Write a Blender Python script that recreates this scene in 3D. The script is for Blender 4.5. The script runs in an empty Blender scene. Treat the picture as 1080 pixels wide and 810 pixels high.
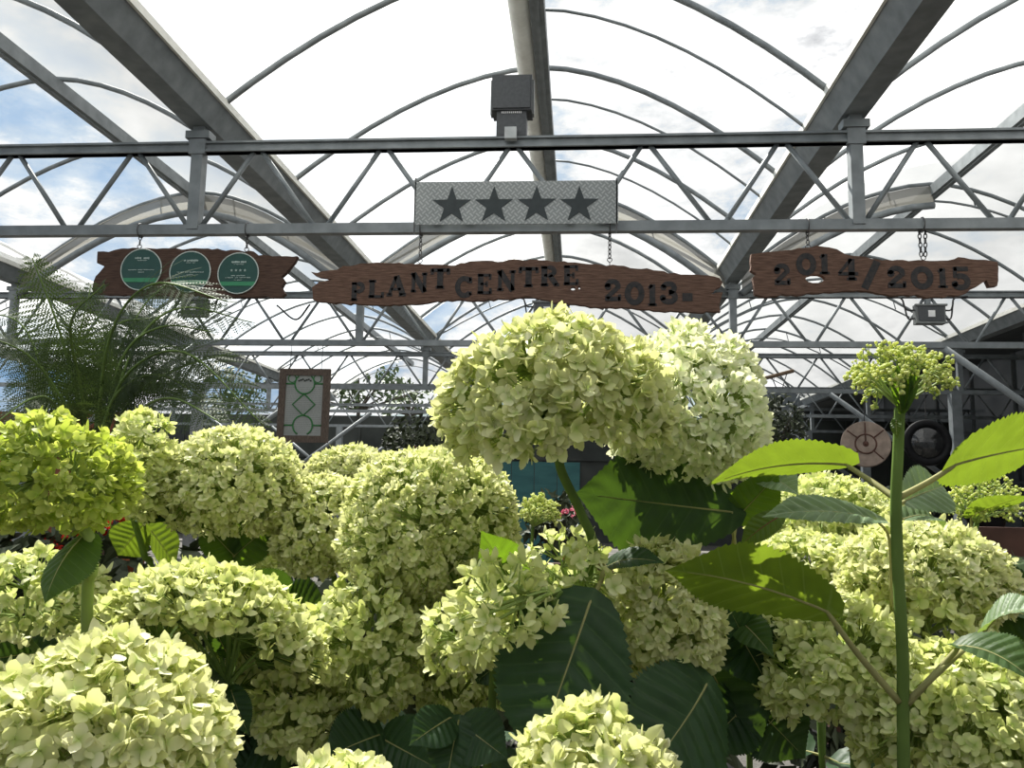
import bpy, bmesh, math, random
import numpy as np
from mathutils import Vector, Matrix

S = bpy.context.scene
COL = S.collection
PI = math.pi
rng = np.random.default_rng(7)
random.seed(7)

# ------------------------------------------------------------------ camera
F = 870.0
PITCH, YAW, ROLL = math.radians(7.44), math.radians(4.70), math.radians(1.06)
CAM = Vector((0, 0, 1.3))
RM = Matrix.Rotation(YAW, 3, 'Z') @ Matrix.Rotation(PI / 2 + PITCH, 3, 'X') @ Matrix.Rotation(ROLL, 3, 'Z')
cd = bpy.data.cameras.new('camera')
co = bpy.data.objects.new('camera', cd)
COL.objects.link(co)
co.matrix_world = Matrix.Translation(CAM) @ RM.to_4x4()
cd.sensor_width = 36
cd.lens = F / 1080 * 36
cd.clip_start = .02
cd.clip_end = 2000
S.camera = co


def at(px, py, d):
    """point at camera depth d"""
    return CAM + RM @ Vector(((px - 540) / F * d, (405 - py) / F * d, -d))


def aty(px, py, Y):
    """point on the vertical plane y = Y"""
    v = RM @ Vector(((px - 540) / F, (405 - py) / F, -1))
    return CAM + v * (Y / v.y)


TOCAM = RM @ Vector((0, 0, 1))
UPC = RM @ Vector((0, 1, 0))
RTC = RM @ Vector((1, 0, 0))


def cdir(x, y, z):
    """direction: x right, y up, z towards the viewer, as seen from the photo"""
    return (RTC * x + UPC * y + TOCAM * z).normalized()


# ------------------------------------------------------------------ materials
def new_mat(name):
    m = bpy.data.materials.new(name)
    m.use_nodes = True
    nt = m.node_tree
    nt.nodes.clear()
    out = nt.nodes.new('ShaderNodeOutputMaterial')
    return m, nt, out


def N(nt, typ, **kw):
    n = nt.nodes.new(typ)
    for k, v in kw.items():
        if k in n.inputs:
            n.inputs[k].default_value = v
        else:
            setattr(n, k, v)
    return n


def L(nt, a, b):
    nt.links.new(a, b)


def ramp(nt, fac, stops):
    r = nt.nodes.new('ShaderNodeValToRGB')
    els = r.color_ramp.elements
    while len(els) < len(stops):
        els.new(.5)
    for e, (p, c) in zip(els, stops):
        e.position = p
        e.color = (*c, 1)
    L(nt, fac, r.inputs[0])
    return r.outputs[0]


def pmat(name, c1, c2=None, scale=20, rough=.6, metal=0, bump=0, stretch=(1, 1, 1), spec=.4, detail=4):
    m, nt, out = new_mat(name)
    b = N(nt, 'ShaderNodeBsdfPrincipled')
    b.inputs['Roughness'].default_value = rough
    b.inputs['Metallic'].default_value = metal
    b.inputs['Specular IOR Level'].default_value = spec
    tc = N(nt, 'ShaderNodeTexCoord')
    mp = N(nt, 'ShaderNodeMapping')
    mp.inputs['Scale'].default_value = stretch
    L(nt, tc.outputs['Object'], mp.inputs[0])
    no = N(nt, 'ShaderNodeTexNoise')
    no.inputs['Scale'].default_value = scale
    no.inputs['Detail'].default_value = detail
    L(nt, mp.outputs[0], no.inputs['Vector'])
    L(nt, ramp(nt, no.outputs['Fac'], [(.3, c1), (.7, c2 or c1)]), b.inputs['Base Color'])
    if bump:
        bp = N(nt, 'ShaderNodeBump')
        bp.inputs['Strength'].default_value = bump
        bp.inputs['Distance'].default_value = .01
        L(nt, no.outputs['Fac'], bp.inputs['Height'])
        L(nt, bp.outputs[0], b.inputs['Normal'])
    L(nt, b.outputs[0], out.inputs[0])
    return m


M = {}
M['steel'] = pmat('galvanised_steel', (.165, .183, .192), (.25, .273, .282), scale=9, rough=.6, metal=.25, bump=.1)
M['steel_light'] = pmat('pale_steel', (.35, .37, .37), (.48, .5, .5), scale=14, rough=.55, metal=.3)
M['chain'] = pmat('dark_chain', (.06, .06, .06), (.12, .12, .12), rough=.5, metal=.5)
M['wood'] = pmat('board_wood', (.085, .050, .037), (.165, .10, .073), scale=7, rough=.85, bump=.5, stretch=(2, 8, 14), spec=.15)
M['wood_dark'] = pmat('dark_board_wood', (.060, .038, .030), (.105, .064, .048), scale=7, rough=.85, bump=.5, stretch=(2, 8, 14), spec=.15)
M['paint_black'] = pmat('black_lettering', (.014, .018, .02), (.045, .036, .034), scale=40, rough=.8)
M['disc_green'] = pmat('plaque_green', (.012, .060, .050), (.016, .070, .058), rough=.45)
M['disc_band'] = pmat('plaque_band', (.035, .22, .10), (.04, .25, .12), rough=.45)
M['disc_rim'] = pmat('plaque_rim', (.5, .58, .55), (.6, .66, .62), rough=.5)
M['disc_text'] = pmat('plaque_lettering', (.36, .46, .43), (.45, .54, .5), rough=.6)
M['star'] = pmat('star_dark', (.02, .028, .03), (.03, .04, .042), rough=.6)
M['box_dark'] = pmat('dark_housing', (.05, .055, .06), (.07, .075, .08), scale=60, rough=.55)
M['box_grey'] = pmat('grey_housing', (.13, .14, .14), (.18, .19, .19), rough=.5)
M['vent_white'] = pmat('vent_slots', (.7, .7, .7), (.8, .8, .8), rough=.5)
M['frame_wood'] = pmat('frame_wood', (.06, .045, .036), (.13, .098, .076), scale=14, rough=.9, bump=.5, stretch=(6, 6, 2))
M['poster'] = pmat('poster_paper', (.25, .265, .25), (.33, .34, .325), scale=4, rough=.7)
M['poster_green'] = pmat('poster_green', (.02, .13, .03), (.03, .17, .04), rough=.6)
M['poster_text'] = pmat('poster_text', (.17, .18, .17), (.2, .21, .2), rough=.7)
M['poster_dark'] = pmat('poster_dark', (.03, .035, .03), rough=.7)
M['teal'] = pmat('teal_paint', (.02, .09, .095), (.035, .13, .13), scale=5, rough=.6, stretch=(1, 1, 4))
M['rust'] = pmat('rust_panel', (.11, .035, .018), (.2, .07, .03), scale=4, rough=.8)
M['terracotta'] = pmat('terracotta', (.42, .13, .05), (.52, .18, .08), rough=.8)
M['darkwall'] = pmat('dark_cladding', (.055, .062, .066), (.09, .10, .104), scale=3, rough=.7)
M['backwall'] = pmat('back_cladding', (.02, .024, .022), (.05, .055, .05), scale=1.4, rough=.8)
M['panel_grey'] = pmat('grey_panels', (.09, .10, .11), (.15, .165, .175), scale=2, rough=.4)
M['gravel'] = pmat('gravel', (.045, .042, .038), (.10, .095, .085), scale=60, rough=.95, bump=.5)
M['soil'] = pmat('soil', (.02, .015, .01), (.05, .038, .026), scale=70, rough=1, bump=.8)
M['timber'] = pmat('bed_timber', (.12, .08, .05), (.2, .14, .09), scale=8, rough=.85, stretch=(1, 1, 6))
M['bench'] = pmat('bench_brown', (.05, .022, .015), (.09, .04, .028), scale=9, rough=.8)
M['black'] = pmat('black_plastic', (.005, .005, .006), (.009, .009, .01), rough=.6, spec=.15)
M['black_gloss'] = pmat('black_gloss', (.01, .011, .012), (.02, .02, .02), rough=.12, spec=.6)
M['cord'] = pmat('cord', (.03, .03, .03), rough=.7)
M['roll'] = pmat('rolled_film', (.62, .62, .57), (.75, .75, .7), scale=12, rough=.5)
M['hill'] = pmat('far_hillside', (.10, .135, .15), (.15, .185, .19), scale=.05, rough=1)


M['disc_wood'] = pmat('weathered_disc_wood', (.15, .115, .092), (.27, .21, .17), scale=11, rough=.9)


def tread():
    m, nt, out = new_mat('tread_plate')

    def mth(op, a, b=None, c=None):
        n = nt.nodes.new('ShaderNodeMath')
        n.operation = op
        for i, x in enumerate((a, b, c)):
            if x is None:
                continue
            if hasattr(x, 'is_output'):
                L(nt, x, n.inputs[i])
            else:
                n.inputs[i].default_value = x
        return n.outputs[0]
    b = N(nt, 'ShaderNodeBsdfPrincipled')
    b.inputs['Roughness'].default_value = .5
    b.inputs['Metallic'].default_value = .3
    tc = N(nt, 'ShaderNodeTexCoord')
    sw = N(nt, 'ShaderNodeSeparateXYZ')
    L(nt, tc.outputs['Object'], sw.inputs[0])
    u = mth('MULTIPLY', mth('ADD', sw.outputs[0], sw.outputs[2]), 25)
    v = mth('MULTIPLY', mth('SUBTRACT', sw.outputs[0], sw.outputs[2]), 25)
    par = mth('MODULO', mth('ADD', mth('ADD', mth('FLOOR', u), mth('FLOOR', v)), 100), 2)
    du = mth('ABSOLUTE', mth('SUBTRACT', mth('FRACT', u), .5))
    dv = mth('ABSOLUTE', mth('SUBTRACT', mth('FRACT', v), .5))
    par = mth('GREATER_THAN', par, .5)
    dd = mth('ADD', mth('MULTIPLY', du, par), mth('MULTIPLY', dv, mth('SUBTRACT', 1, par)))
    lug = mth('LESS_THAN', dd, .17)
    no = N(nt, 'ShaderNodeTexNoise')
    no.inputs['Scale'].default_value = 9
    L(nt, tc.outputs['Object'], no.inputs['Vector'])
    f = mth('ADD', mth('MULTIPLY', lug, .6), mth('MULTIPLY', no.outputs['Fac'], .4))
    L(nt, ramp(nt, f, [(.1, (.19, .205, .205)), (.9, (.36, .38, .37))]), b.inputs['Base Color'])
    bp = N(nt, 'ShaderNodeBump')
    bp.inputs['Strength'].default_value = .5
    bp.inputs['Distance'].default_value = .004
    L(nt, lug, bp.inputs['Height'])
    L(nt, bp.outputs[0], b.inputs['Normal'])
    L(nt, b.outputs[0], out.inputs[0])
    return m


M['tread'] = tread()


def film(name, clear, col=(.9, .9, .88)):
    """greenhouse sheeting: part clear, part diffusing"""
    m, nt, out = new_mat(name)
    t = N(nt, 'ShaderNodeBsdfTransparent')
    d = N(nt, 'ShaderNodeBsdfTranslucent')
    d.inputs['Color'].default_value = (*col, 1)
    f = N(nt, 'ShaderNodeBsdfDiffuse')
    f.inputs['Color'].default_value = (*col, 1)
    m1 = N(nt, 'ShaderNodeMixShader')
    m1.inputs[0].default_value = .25
    L(nt, d.outputs[0], m1.inputs[1])
    L(nt, f.outputs[0], m1.inputs[2])
    tc = N(nt, 'ShaderNodeTexCoord')
    no = N(nt, 'ShaderNodeTexNoise')
    no.inputs['Scale'].default_value = 1.7
    L(nt, tc.outputs['Object'], no.inputs['Vector'])
    mr = N(nt, 'ShaderNodeMapRange')
    mr.inputs['To Min'].default_value = max(0, 1 - clear - .06)
    mr.inputs['To Max'].default_value = min(1, 1 - clear + .06)
    L(nt, no.outputs['Fac'], mr.inputs['Value'])
    mx = N(nt, 'ShaderNodeMixShader')
    L(nt, mr.outputs[0], mx.inputs[0])
    L(nt, t.outputs[0], mx.inputs[1])
    L(nt, m1.outputs[0], mx.inputs[2])
    L(nt, mx.outputs[0], out.inputs[0])
    return m


M['film'] = film('diffusing_film', .66)
M['film_clear'] = film('clear_sheet', .94)
M['film_cream'] = film('cream_film', .10, (.25, .245, .22))
M['film_grey'] = film('grey_film', .38, (.26, .265, .265))
M['film_wall'] = film('grey_wall_sheet', .10, (.14, .15, .155))


def petal_mat(name, ca, cb, tr, tfac=.40):
    m, nt, out = new_mat(name)
    at_ = N(nt, 'ShaderNodeAttribute')
    at_.attribute_name = 'tint'
    sp = N(nt, 'ShaderNodeSeparateColor')
    L(nt, at_.outputs['Color'], sp.inputs[0])
    mixc = N(nt, 'ShaderNodeMix')
    mixc.data_type = 'RGBA'
    L(nt, sp.outputs[0], mixc.inputs[0])
    mixc.inputs[6].default_value = (*ca, 1)
    mixc.inputs[7].default_value = (*cb, 1)
    # greener towards the eye of each floret
    mix2 = N(nt, 'ShaderNodeMix')
    mix2.data_type = 'RGBA'
    L(nt, sp.outputs[1], mix2.inputs[0])
    mix2.inputs[6].default_value = (cb[0] * .62, cb[1] * .78, cb[2] * .4, 1)
    L(nt, mixc.outputs[2], mix2.inputs[7])
    d = N(nt, 'ShaderNodeBsdfPrincipled')
    d.inputs['Roughness'].default_value = .55
    d.inputs['Specular IOR Level'].default_value = .25
    L(nt, mix2.outputs[2], d.inputs['Base Color'])
    t = N(nt, 'ShaderNodeBsdfTranslucent')
    mul = N(nt, 'ShaderNodeMix')
    mul.data_type = 'RGBA'
    mul.blend_type = 'MULTIPLY'
    mul.inputs[0].default_value = 1
    L(nt, mix2.outputs[2], mul.inputs[6])
    mul.inputs[7].default_value = (*tr, 1)
    L(nt, mul.outputs[2], t.inputs[0])
    mx = N(nt, 'ShaderNodeMixShader')
    mx.inputs[0].default_value = tfac
    L(nt, d.outputs[0], mx.inputs[1])
    L(nt, t.outputs[0], mx.inputs[2])
    L(nt, mx.outputs[0], out.inputs[0])
    return m


M['petal'] = petal_mat('petal_cream_green', (.78, .77, .51), (.66, .69, .32), (1, 1, .78))
M['petal_white'] = petal_mat('petal_white', (.86, .86, .69), (.80, .82, .53), (1, 1, .88))
M['petal_lime'] = petal_mat('petal_lime', (.60, .65, .21), (.40, .49, .08), (1, 1, .6))
M['petal_green'] = petal_mat('petal_pale_green', (.76, .77, .48), (.60, .65, .25), (1, 1, .72))
M['bud'] = petal_mat('bud_green', (.80, .82, .38), (.62, .70, .24), (1, 1, .6), .45)


def leaf_mat(name, c, tr, vein, tfac=.5, rough=.45, nv=8.0):
    m, nt, out = new_mat(name)
    uv = N(nt, 'ShaderNodeAttribute')
    uv.attribute_name = 'tint'           # r = along, g = |across|, b = random
    sp = N(nt, 'ShaderNodeSeparateColor')
    L(nt, uv.outputs['Color'], sp.inputs[0])

    def math_(op, a, b=None, c=None):
        n = nt.nodes.new('ShaderNodeMath')
        n.operation = op
        for i, x in enumerate((a, b, c)):
            if x is None:
                continue
            if hasattr(x, 'is_output'):
                L(nt, x, n.inputs[i])
            else:
                n.inputs[i].default_value = x
        return n.outputs[0]
    sh = math_('MULTIPLY', math_('SUBTRACT', sp.outputs[0], math_('MULTIPLY', sp.outputs[1], .16)), nv)
    fr = math_('ABSOLUTE', math_('SUBTRACT', math_('FRACT', sh), .5))          # .5 on a side vein
    side = math_('SMOOTH_MIN', math_('MULTIPLY', math_('SUBTRACT', fr, .44), 16), 1, .1)
    side = math_('MAXIMUM', side, 0)
    mid = math_('MAXIMUM', math_('SUBTRACT', 1, math_('MULTIPLY', sp.outputs[1], 26)), 0)
    v = math_('MINIMUM', math_('MAXIMUM', mid, math_('MULTIPLY', side, .8)), 1)
    tc = N(nt, 'ShaderNodeTexCoord')
    no = N(nt, 'ShaderNodeTexNoise')
    no.inputs['Scale'].default_value = 35
    no.inputs['Detail'].default_value = 5
    L(nt, tc.outputs['Object'], no.inputs['Vector'])
    base = ramp(nt, no.outputs['Fac'], [(.25, tuple(x * .8 for x in c)), (.75, tuple(x * 1.2 for x in c))])
    mx = N(nt, 'ShaderNodeMix')
    mx.data_type = 'RGBA'
    L(nt, v, mx.inputs[0])
    L(nt, base, mx.inputs[6])
    mx.inputs[7].default_value = (*vein, 1)
    b = N(nt, 'ShaderNodeBsdfPrincipled')
    b.inputs['Roughness'].default_value = rough
    b.inputs['Specular IOR Level'].default_value = .22
    L(nt, mx.outputs[2], b.inputs['Base Color'])
    bp = N(nt, 'ShaderNodeBump')
    bp.inputs['Strength'].default_value = .45
    bp.inputs['Distance'].default_value = .002
    hh = math_('ADD', math_('MULTIPLY', fr, -1.0), math_('MULTIPLY', no.outputs['Fac'], .7))
    L(nt, hh, bp.inputs['Height'])
    L(nt, bp.outputs[0], b.inputs['Normal'])
    t = N(nt, 'ShaderNodeBsdfTranslucent')
    tm = N(nt, 'ShaderNodeMix')
    tm.data_type = 'RGBA'
    L(nt, math_('MULTIPLY', v, .45), tm.inputs[0])
    L(nt, ramp(nt, no.outputs['Fac'], [(.25, tuple(x * .85 for x in tr)), (.75, tuple(x * 1.12 for x in tr))]), tm.inputs[6])
    tm.inputs[7].default_value = (tr[0] * .75, tr[1] * .72, tr[2] * .6, 1)
    L(nt, tm.outputs[2], t.inputs[0])
    ms = N(nt, 'ShaderNodeMixShader')
    ms.inputs[0].default_value = tfac
    L(nt, b.outputs[0], ms.inputs[1])
    L(nt, t.outputs[0], ms.inputs[2])
    L(nt, ms.outputs[0], out.inputs[0])
    return m


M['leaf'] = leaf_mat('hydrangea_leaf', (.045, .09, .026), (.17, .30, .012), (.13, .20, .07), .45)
M['leaf_backlit'] = leaf_mat('backlit_leaf', (.09, .16, .030), (.135, .195, .012), (.22, .32, .10), .55)  # same hydrangea leaf, backlight put into a brighter yellow-green colour
M['leaf_shaded'] = leaf_mat('shaded_leaf', (.026, .060, .024), (.08, .15, .012), (.060, .11, .042), .3)  # same hydrangea leaf, shade put into a darker green colour
M['leaf_pale'] = leaf_mat('pale_leaf', (.15, .22, .115), (.22, .32, .05), (.38, .46, .30), .35)
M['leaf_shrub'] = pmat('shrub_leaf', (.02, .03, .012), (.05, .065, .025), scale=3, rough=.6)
M['leaf_tree'] = pmat('tree_leaf', (.05, .085, .03), (.10, .15, .05), scale=1, rough=.6)
M['fern'] = None


def simple_translucent(name, c, tr, tfac):
    m, nt, out = new_mat(name)
    tc = N(nt, 'ShaderNodeTexCoord')
    no = N(nt, 'ShaderNodeTexNoise')
    no.inputs['Scale'].default_value = 12
    L(nt, tc.outputs['Object'], no.inputs['Vector'])
    b = N(nt, 'ShaderNodeBsdfPrincipled')
    b.inputs['Roughness'].default_value = .6
    b.inputs['Specular IOR Level'].default_value = .15
    L(nt, ramp(nt, no.outputs['Fac'], [(.3, tuple(x * .75 for x in c)), (.7, tuple(x * 1.25 for x in c))]), b.inputs['Base Color'])
    t = N(nt, 'ShaderNodeBsdfTranslucent')
    t.inputs[0].default_value = (*tr, 1)
    mx = N(nt, 'ShaderNodeMixShader')
    mx.inputs[0].default_value = tfac
    L(nt, b.outputs[0], mx.inputs[1])
    L(nt, t.outputs[0], mx.inputs[2])
    L(nt, mx.outputs[0], out.inputs[0])
    return m


M['fern'] = simple_translucent('fern_leaflet', (.050, .078, .030), (.07, .11, .02), .3)
M['stem'] = simple_translucent('hydrangea_stem', (.12, .19, .045), (.1, .2, .02), .1)
M['stalk'] = simple_translucent('flower_stalk', (.34, .44, .14), (.4, .5, .1), .25)
M['stalk_dark'] = simple_translucent('dark_flower_stalk', (.16, .24, .07), (.2, .3, .05), .2)
M['petiole'] = simple_translucent('leaf_stalk', (.36, .35, .15), (.34, .34, .08), .3)
M['petiole_red'] = simple_translucent('red_leaf_stalk', (.22, .06, .04), (.2, .05, .02), .1)
M['red'] = simple_translucent('red_petals', (.55, .025, .015), (.5, .03, .01), .3)
M['pink'] = simple_translucent('pink_petals', (.55, .16, .22), (.5, .1, .15), .3)
M['trunk'] = pmat('fern_trunk', (.035, .022, .013), (.08, .05, .03), scale=40, rough=1, bump=1)
M['bark'] = pmat('bark', (.06, .05, .04), (.1, .09, .07), scale=20, rough=1)


# ------------------------------------------------------------------ mesh builder
class MB:
    def __init__(s):
        s.v, s.f, s.t, s.n = [], [], [], 0

    def add(s, verts, faces, tint=None):
        verts = np.asarray(verts, float).reshape(-1, 3)
        faces = [tuple(i + s.n for i in f) for f in faces]
        s.v.append(verts)
        s.f.extend(faces)
        s.t.append(np.zeros((len(verts), 3)) if tint is None else np.asarray(tint, float))
        s.n += len(verts)
        return s

    def box(s, c, size, rot=None):
        x, y, z = (q / 2 for q in size)
        vs = [Vector((a * x, b * y, d * z)) for a in (-1, 1) for b in (-1, 1) for d in (-1, 1)]
        if rot is not None:
            vs = [rot @ q for q in vs]
        c = Vector(c)
        return s.add([c + q for q in vs], [(0, 1, 3, 2), (4, 6, 7, 5), (0, 4, 5, 1), (2, 3, 7, 6), (0, 2, 6, 4), (1, 5, 7, 3)])

    def bar(s, a, b, w, h=None, up=(0, 0, 1)):
        """square section bar from a to b, w across, h along 'up'"""
        a, b = Vector(a), Vector(b)
        h = h or w
        d = (b - a).normalized()
        up = Vector(up)
        if abs(d.dot(up)) > .95:
            up = Vector((0, 1, 0))
        sd = d.cross(up).normalized()
        u = sd.cross(d)
        vs = []
        for p in (a, b):
            for q, r in ((-1, -1), (1, -1), (1, 1), (-1, 1)):
                vs.append(p + sd * (q * w / 2) + u * (r * h / 2))
        return s.add(vs, [(0, 3, 2, 1), (4, 5, 6, 7), (0, 1, 5, 4), (1, 2, 6, 5), (2, 3, 7, 6), (3, 0, 4, 7)])

    def tube(s, pts, rad, k=8, cap=True):
        pts = [Vector(p) for p in pts]
        n = len(pts)
        rads = [rad] * n if isinstance(rad, (int, float)) else list(rad)
        t0 = (pts[1] - pts[0]).normalized()
        ref = Vector((0, 0, 1)) if abs(t0.z) < .9 else Vector((1, 0, 0))
        x = t0.cross(ref).normalized()
        vs = []
        for i in range(n):
            t = (pts[min(i + 1, n - 1)] - pts[max(i - 1, 0)])
            if t.length < 1e-9:
                t = t0
            t.normalize()
            x = (x - t * x.dot(t))
            if x.length < 1e-6:
                x = t.orthogonal()
            x.normalize()
            y = t.cross(x)
            for j in range(k):
                a = 2 * PI * j / k
                vs.append(pts[i] + (x * math.cos(a) + y * math.sin(a)) * rads[i])
        fs = []
        for i in range(n - 1):
            for j in range(k):
                j2 = (j + 1) % k
                fs.append((i * k + j, i * k + j2, (i + 1) * k + j2, (i + 1) * k + j))
        if cap:
            fs.append(tuple(range(k - 1, -1, -1)))
            fs.append(tuple((n - 1) * k + j for j in range(k)))
        return s.add(vs, fs)

    def lathe(s, c, prof, k=20):
        """profile [(r,z)] about a vertical axis"""
        c = Vector(c)
        vs, fs = [], []
        for r, z in prof:
            for j in range(k):
                a = 2 * PI * j / k
                vs.append(c + Vector((r * math.cos(a), r * math.sin(a), z)))
        for i in range(len(prof) - 1):
            for j in range(k):
                j2 = (j + 1) % k
                fs.append((i * k + j, i * k + j2, (i + 1) * k + j2, (i + 1) * k + j))
        return s.add(vs, fs)

    def build(s, name, m, parent=None, smooth=False):
        me = bpy.data.meshes.new(name)
        V = np.concatenate(s.v) if s.v else np.zeros((0, 3))
        off = Vector((0, 0, 0))
        p = parent
        while p is not None:
            off += p.location
            p = p.parent
        V = V - np.array(off)
        me.from_pydata(V.tolist(), [], s.f)
        T = np.concatenate(s.t)
        if T.any():
            a = me.color_attributes.new('tint', 'FLOAT_COLOR', 'POINT')
            a.data.foreach_set('color', np.concatenate([T, np.ones((len(T), 1))], 1).ravel().astype(np.float32))
        me.materials.append(M[m] if isinstance(m, str) else m)
        if smooth:
            me.polygons.foreach_set('use_smooth', np.ones(len(me.polygons), bool))
        me.update()
        o = bpy.data.objects.new(name, me)
        COL.objects.link(o)
        if parent is not None:
            o.parent = parent
        return o


def smooth_path(pts, n=6):
    pts = [Vector(p) for p in pts]
    if len(pts) < 3:
        return [pts[0].lerp(pts[-1], i / n) for i in range(n + 1)]
    P = [pts[0] * 2 - pts[1]] + pts + [pts[-1] * 2 - pts[-2]]
    out = []
    for i in range(1, len(P) - 2):
        for k in range(n):
            t = k / n
            a, b, c, d = P[i - 1], P[i], P[i + 1], P[i + 2]
            out.append(.5 * ((2 * b) + (c - a) * t + (2 * a - 5 * b + 4 * c - d) * t * t + (3 * b - a - 3 * c + d) * t ** 3))
    out.append(pts[-1])
    return out


def tag(o, label, cat, group=None, kind=None):
    o['label'] = label
    o['category'] = cat
    if group:
        o['group'] = group
    if kind:
        o['kind'] = kind
    return o


def thing(name, label, cat, loc=(0, 0, 0), group=None):
    o = bpy.data.objects.new(name, None)
    COL.objects.link(o)
    o.location = loc
    o.empty_display_size = .05
    return tag(o, label, cat, group)


def struct(o):
    o['kind'] = 'structure'
    return o


ORD = ['first', 'second', 'third', 'fourth', 'fifth', 'sixth', 'seventh', 'eighth', 'ninth', 'tenth', 'eleventh', 'twelfth',
       'thirteenth', 'fourteenth', 'fifteenth', 'sixteenth']

# ------------------------------------------------------------------ greenhouse
GX = [-10.86, -6.68, -2.50, 1.68, 5.86]          # gutter lines
RX = [-8.70, -4.52, -.34, 3.84]                  # ridges
GZ, RZ = 3.74, 4.72
CH_T, CH_B = 3.50, 2.945                         # truss chord heights
T0, TS = 5.0, 4.07
YEND = T0 + TS * 4 + .4
HS = TS / 3

b = MB()
b.add([(-40, -3, 0), (40, -3, 0), (40, 60, 0), (-40, 60, 0)], [(0, 1, 2, 3)])
struct(b.build('floor', 'gravel'))


def hoop_pts(gx0, rx, gx1, y, off=0, n=9, half=None):
    """points of an arched roof bow: two gentle arcs meeting at the ridge"""
    pts = []
    for i in range(n + 1):
        t = i / n
        z = GZ + .03 + (RZ - GZ) * (1 - (1 - t) ** 1.75) - off
        pts.append((gx0 + .09 + (rx - gx0 - .09) * t, y, z))
    right = []
    for i in range(n + 1):
        t = i / n
        z = GZ + .03 + (RZ - GZ) * (1 - (1 - t) ** 1.75) - off
        right.append((gx1 - .09 + (rx - gx1 + .09) * t, y, z))
    if half == 'l':
        return pts
    if half == 'r':
        return right[::-1]
    return pts + right[::-1][1:]


# sheeting, one per half bay
def sheet(i, half, mat, y0, y1):
    bb = MB()
    pr = hoop_pts(GX[i], RX[i], GX[i + 1], 0, -.03, 9, half)
    n = len(pr)
    ys = [y0, y1]
    vs = [(p[0], y, p[2]) for y in ys for p in pr]
    fs = [(k, k + 1, n + k + 1, n + k) for k in range(n - 1)]
    bb.add(vs, fs)
    struct(bb.build('ceiling', mat, smooth=True))


for i, half, mat, y0, y1 in [(0, 'l', 'film', -3, YEND), (0, 'r', 'film', -3, YEND),
                             (1, 'l', 'film_clear', -3, 11.8), (1, 'l', 'film', 11.8, YEND), (1, 'r', 'film_grey', -3, 13.2), (1, 'r', 'film_clear', 13.2, YEND),
                             (2, 'l', 'film', -3, 12.0), (2, 'l', 'film_clear', 12.0, YEND), (2, 'r', 'film_clear', -3, 10.4), (2, 'r', 'film_grey', 10.4, YEND),
                             (3, 'l', 'film', -3, 8.5), (3, 'l', 'film_grey', 8.5, YEND), (3, 'r', 'film_grey', -3, YEND)]:
    sheet(i, half, mat, y0, y1)

BAY = ['far left', 'left', 'middle', 'right']
nh = 13
for i in range(4):
    for k in range(nh):
        y = T0 + HS * k
        if i == 0 and k < 3:
            continue
        if y > YEND:
            continue
        kk = k - (3 if i == 0 else 0)
        o = thing('roof_hoop', 'grey tubular roof hoop over the %s bay, %s in line from the near end' % (BAY[i], ORD[kk]), 'roof hoop',
                  (GX[i], y, GZ), 'roof hoops of the %s bay' % BAY[i])
        bb = MB()
        bb.tube(hoop_pts(GX[i], RX[i], GX[i + 1], y), .022, 8)
        bb.build('bow_tube', 'steel', o, True)
        if k % 3 == 0 and k:
            full = hoop_pts(GX[i], RX[i], GX[i + 1], y + .01, 0)
            low = [(x_, y_, z_ - .19 * math.sin(PI * q_ / (len(full) - 1)) ** .6) for q_, (x_, y_, z_) in enumerate(full)]
            bb = MB()
            bb.tube(low, .013, 6)
            bb.build('tie_tube', 'steel', o, True)
            up = hoop_pts(GX[i], RX[i], GX[i + 1], y)
            for q in (4, 7, 11, 14):
                bb = MB()
                bb.tube([up[q], (low[q][0] + .04, y + .01, low[q][2])], .008, 6)
                bb.build('strut', 'steel', o, True)
# thin vent frames on the clear half of the middle bay
for k in range(3):
    y = T0 + HS * k + .5
    bb = MB()
    bb.tube(hoop_pts(GX[2], RX[2], GX[3], y, .02, 9, 'r'), .011, 6)
    tag(bb.build('vent_bar', 'steel', None, True), 'thin curved vent bar on the clear right slope of the middle roof, %s in line' % ORD[k], 'vent bar', 'thin vent bars')

# gutters
GL = ['far left outer gutter beam beyond the tree fern', 'left outer gutter beam carried by the column behind the tree fern',
      'wide steel gutter beam running overhead to the left of the star sign', 'wide steel gutter beam running overhead to the right of the star sign',
      'outer gutter beam along the dark wall on the right']
for i, gx in enumerate(GX):
    y0 = 1.0 if 0 < i < 4 else 4.0
    o = thing('gutter_beam', GL[i], 'gutter', (gx, y0, GZ - .06))
    sec = [(-.075, -.10), (.075, -.10), (.155, .04), (.155, .06), (.14, .06), (.06, -.08), (-.06, -.08), (-.14, .06), (-.155, .06), (-.155, .04)]
    bb = MB()
    n = len(sec)
    vs = [(gx + x, y, GZ + z) for y in (y0, YEND) for x, z in sec]
    bb.add(vs, [(k, (k + 1) % n, n + (k + 1) % n, n + k) for k in range(n)])
    bb.build('trough', 'steel', o)
    for sx in (-1, 1):
        bb = MB()
        bb.bar((gx + sx * .165, y0, GZ + .06), (gx + sx * .165, YEND, GZ + .06), .018, .05)
        bb.build('sheet_clip', 'roll', o)
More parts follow.
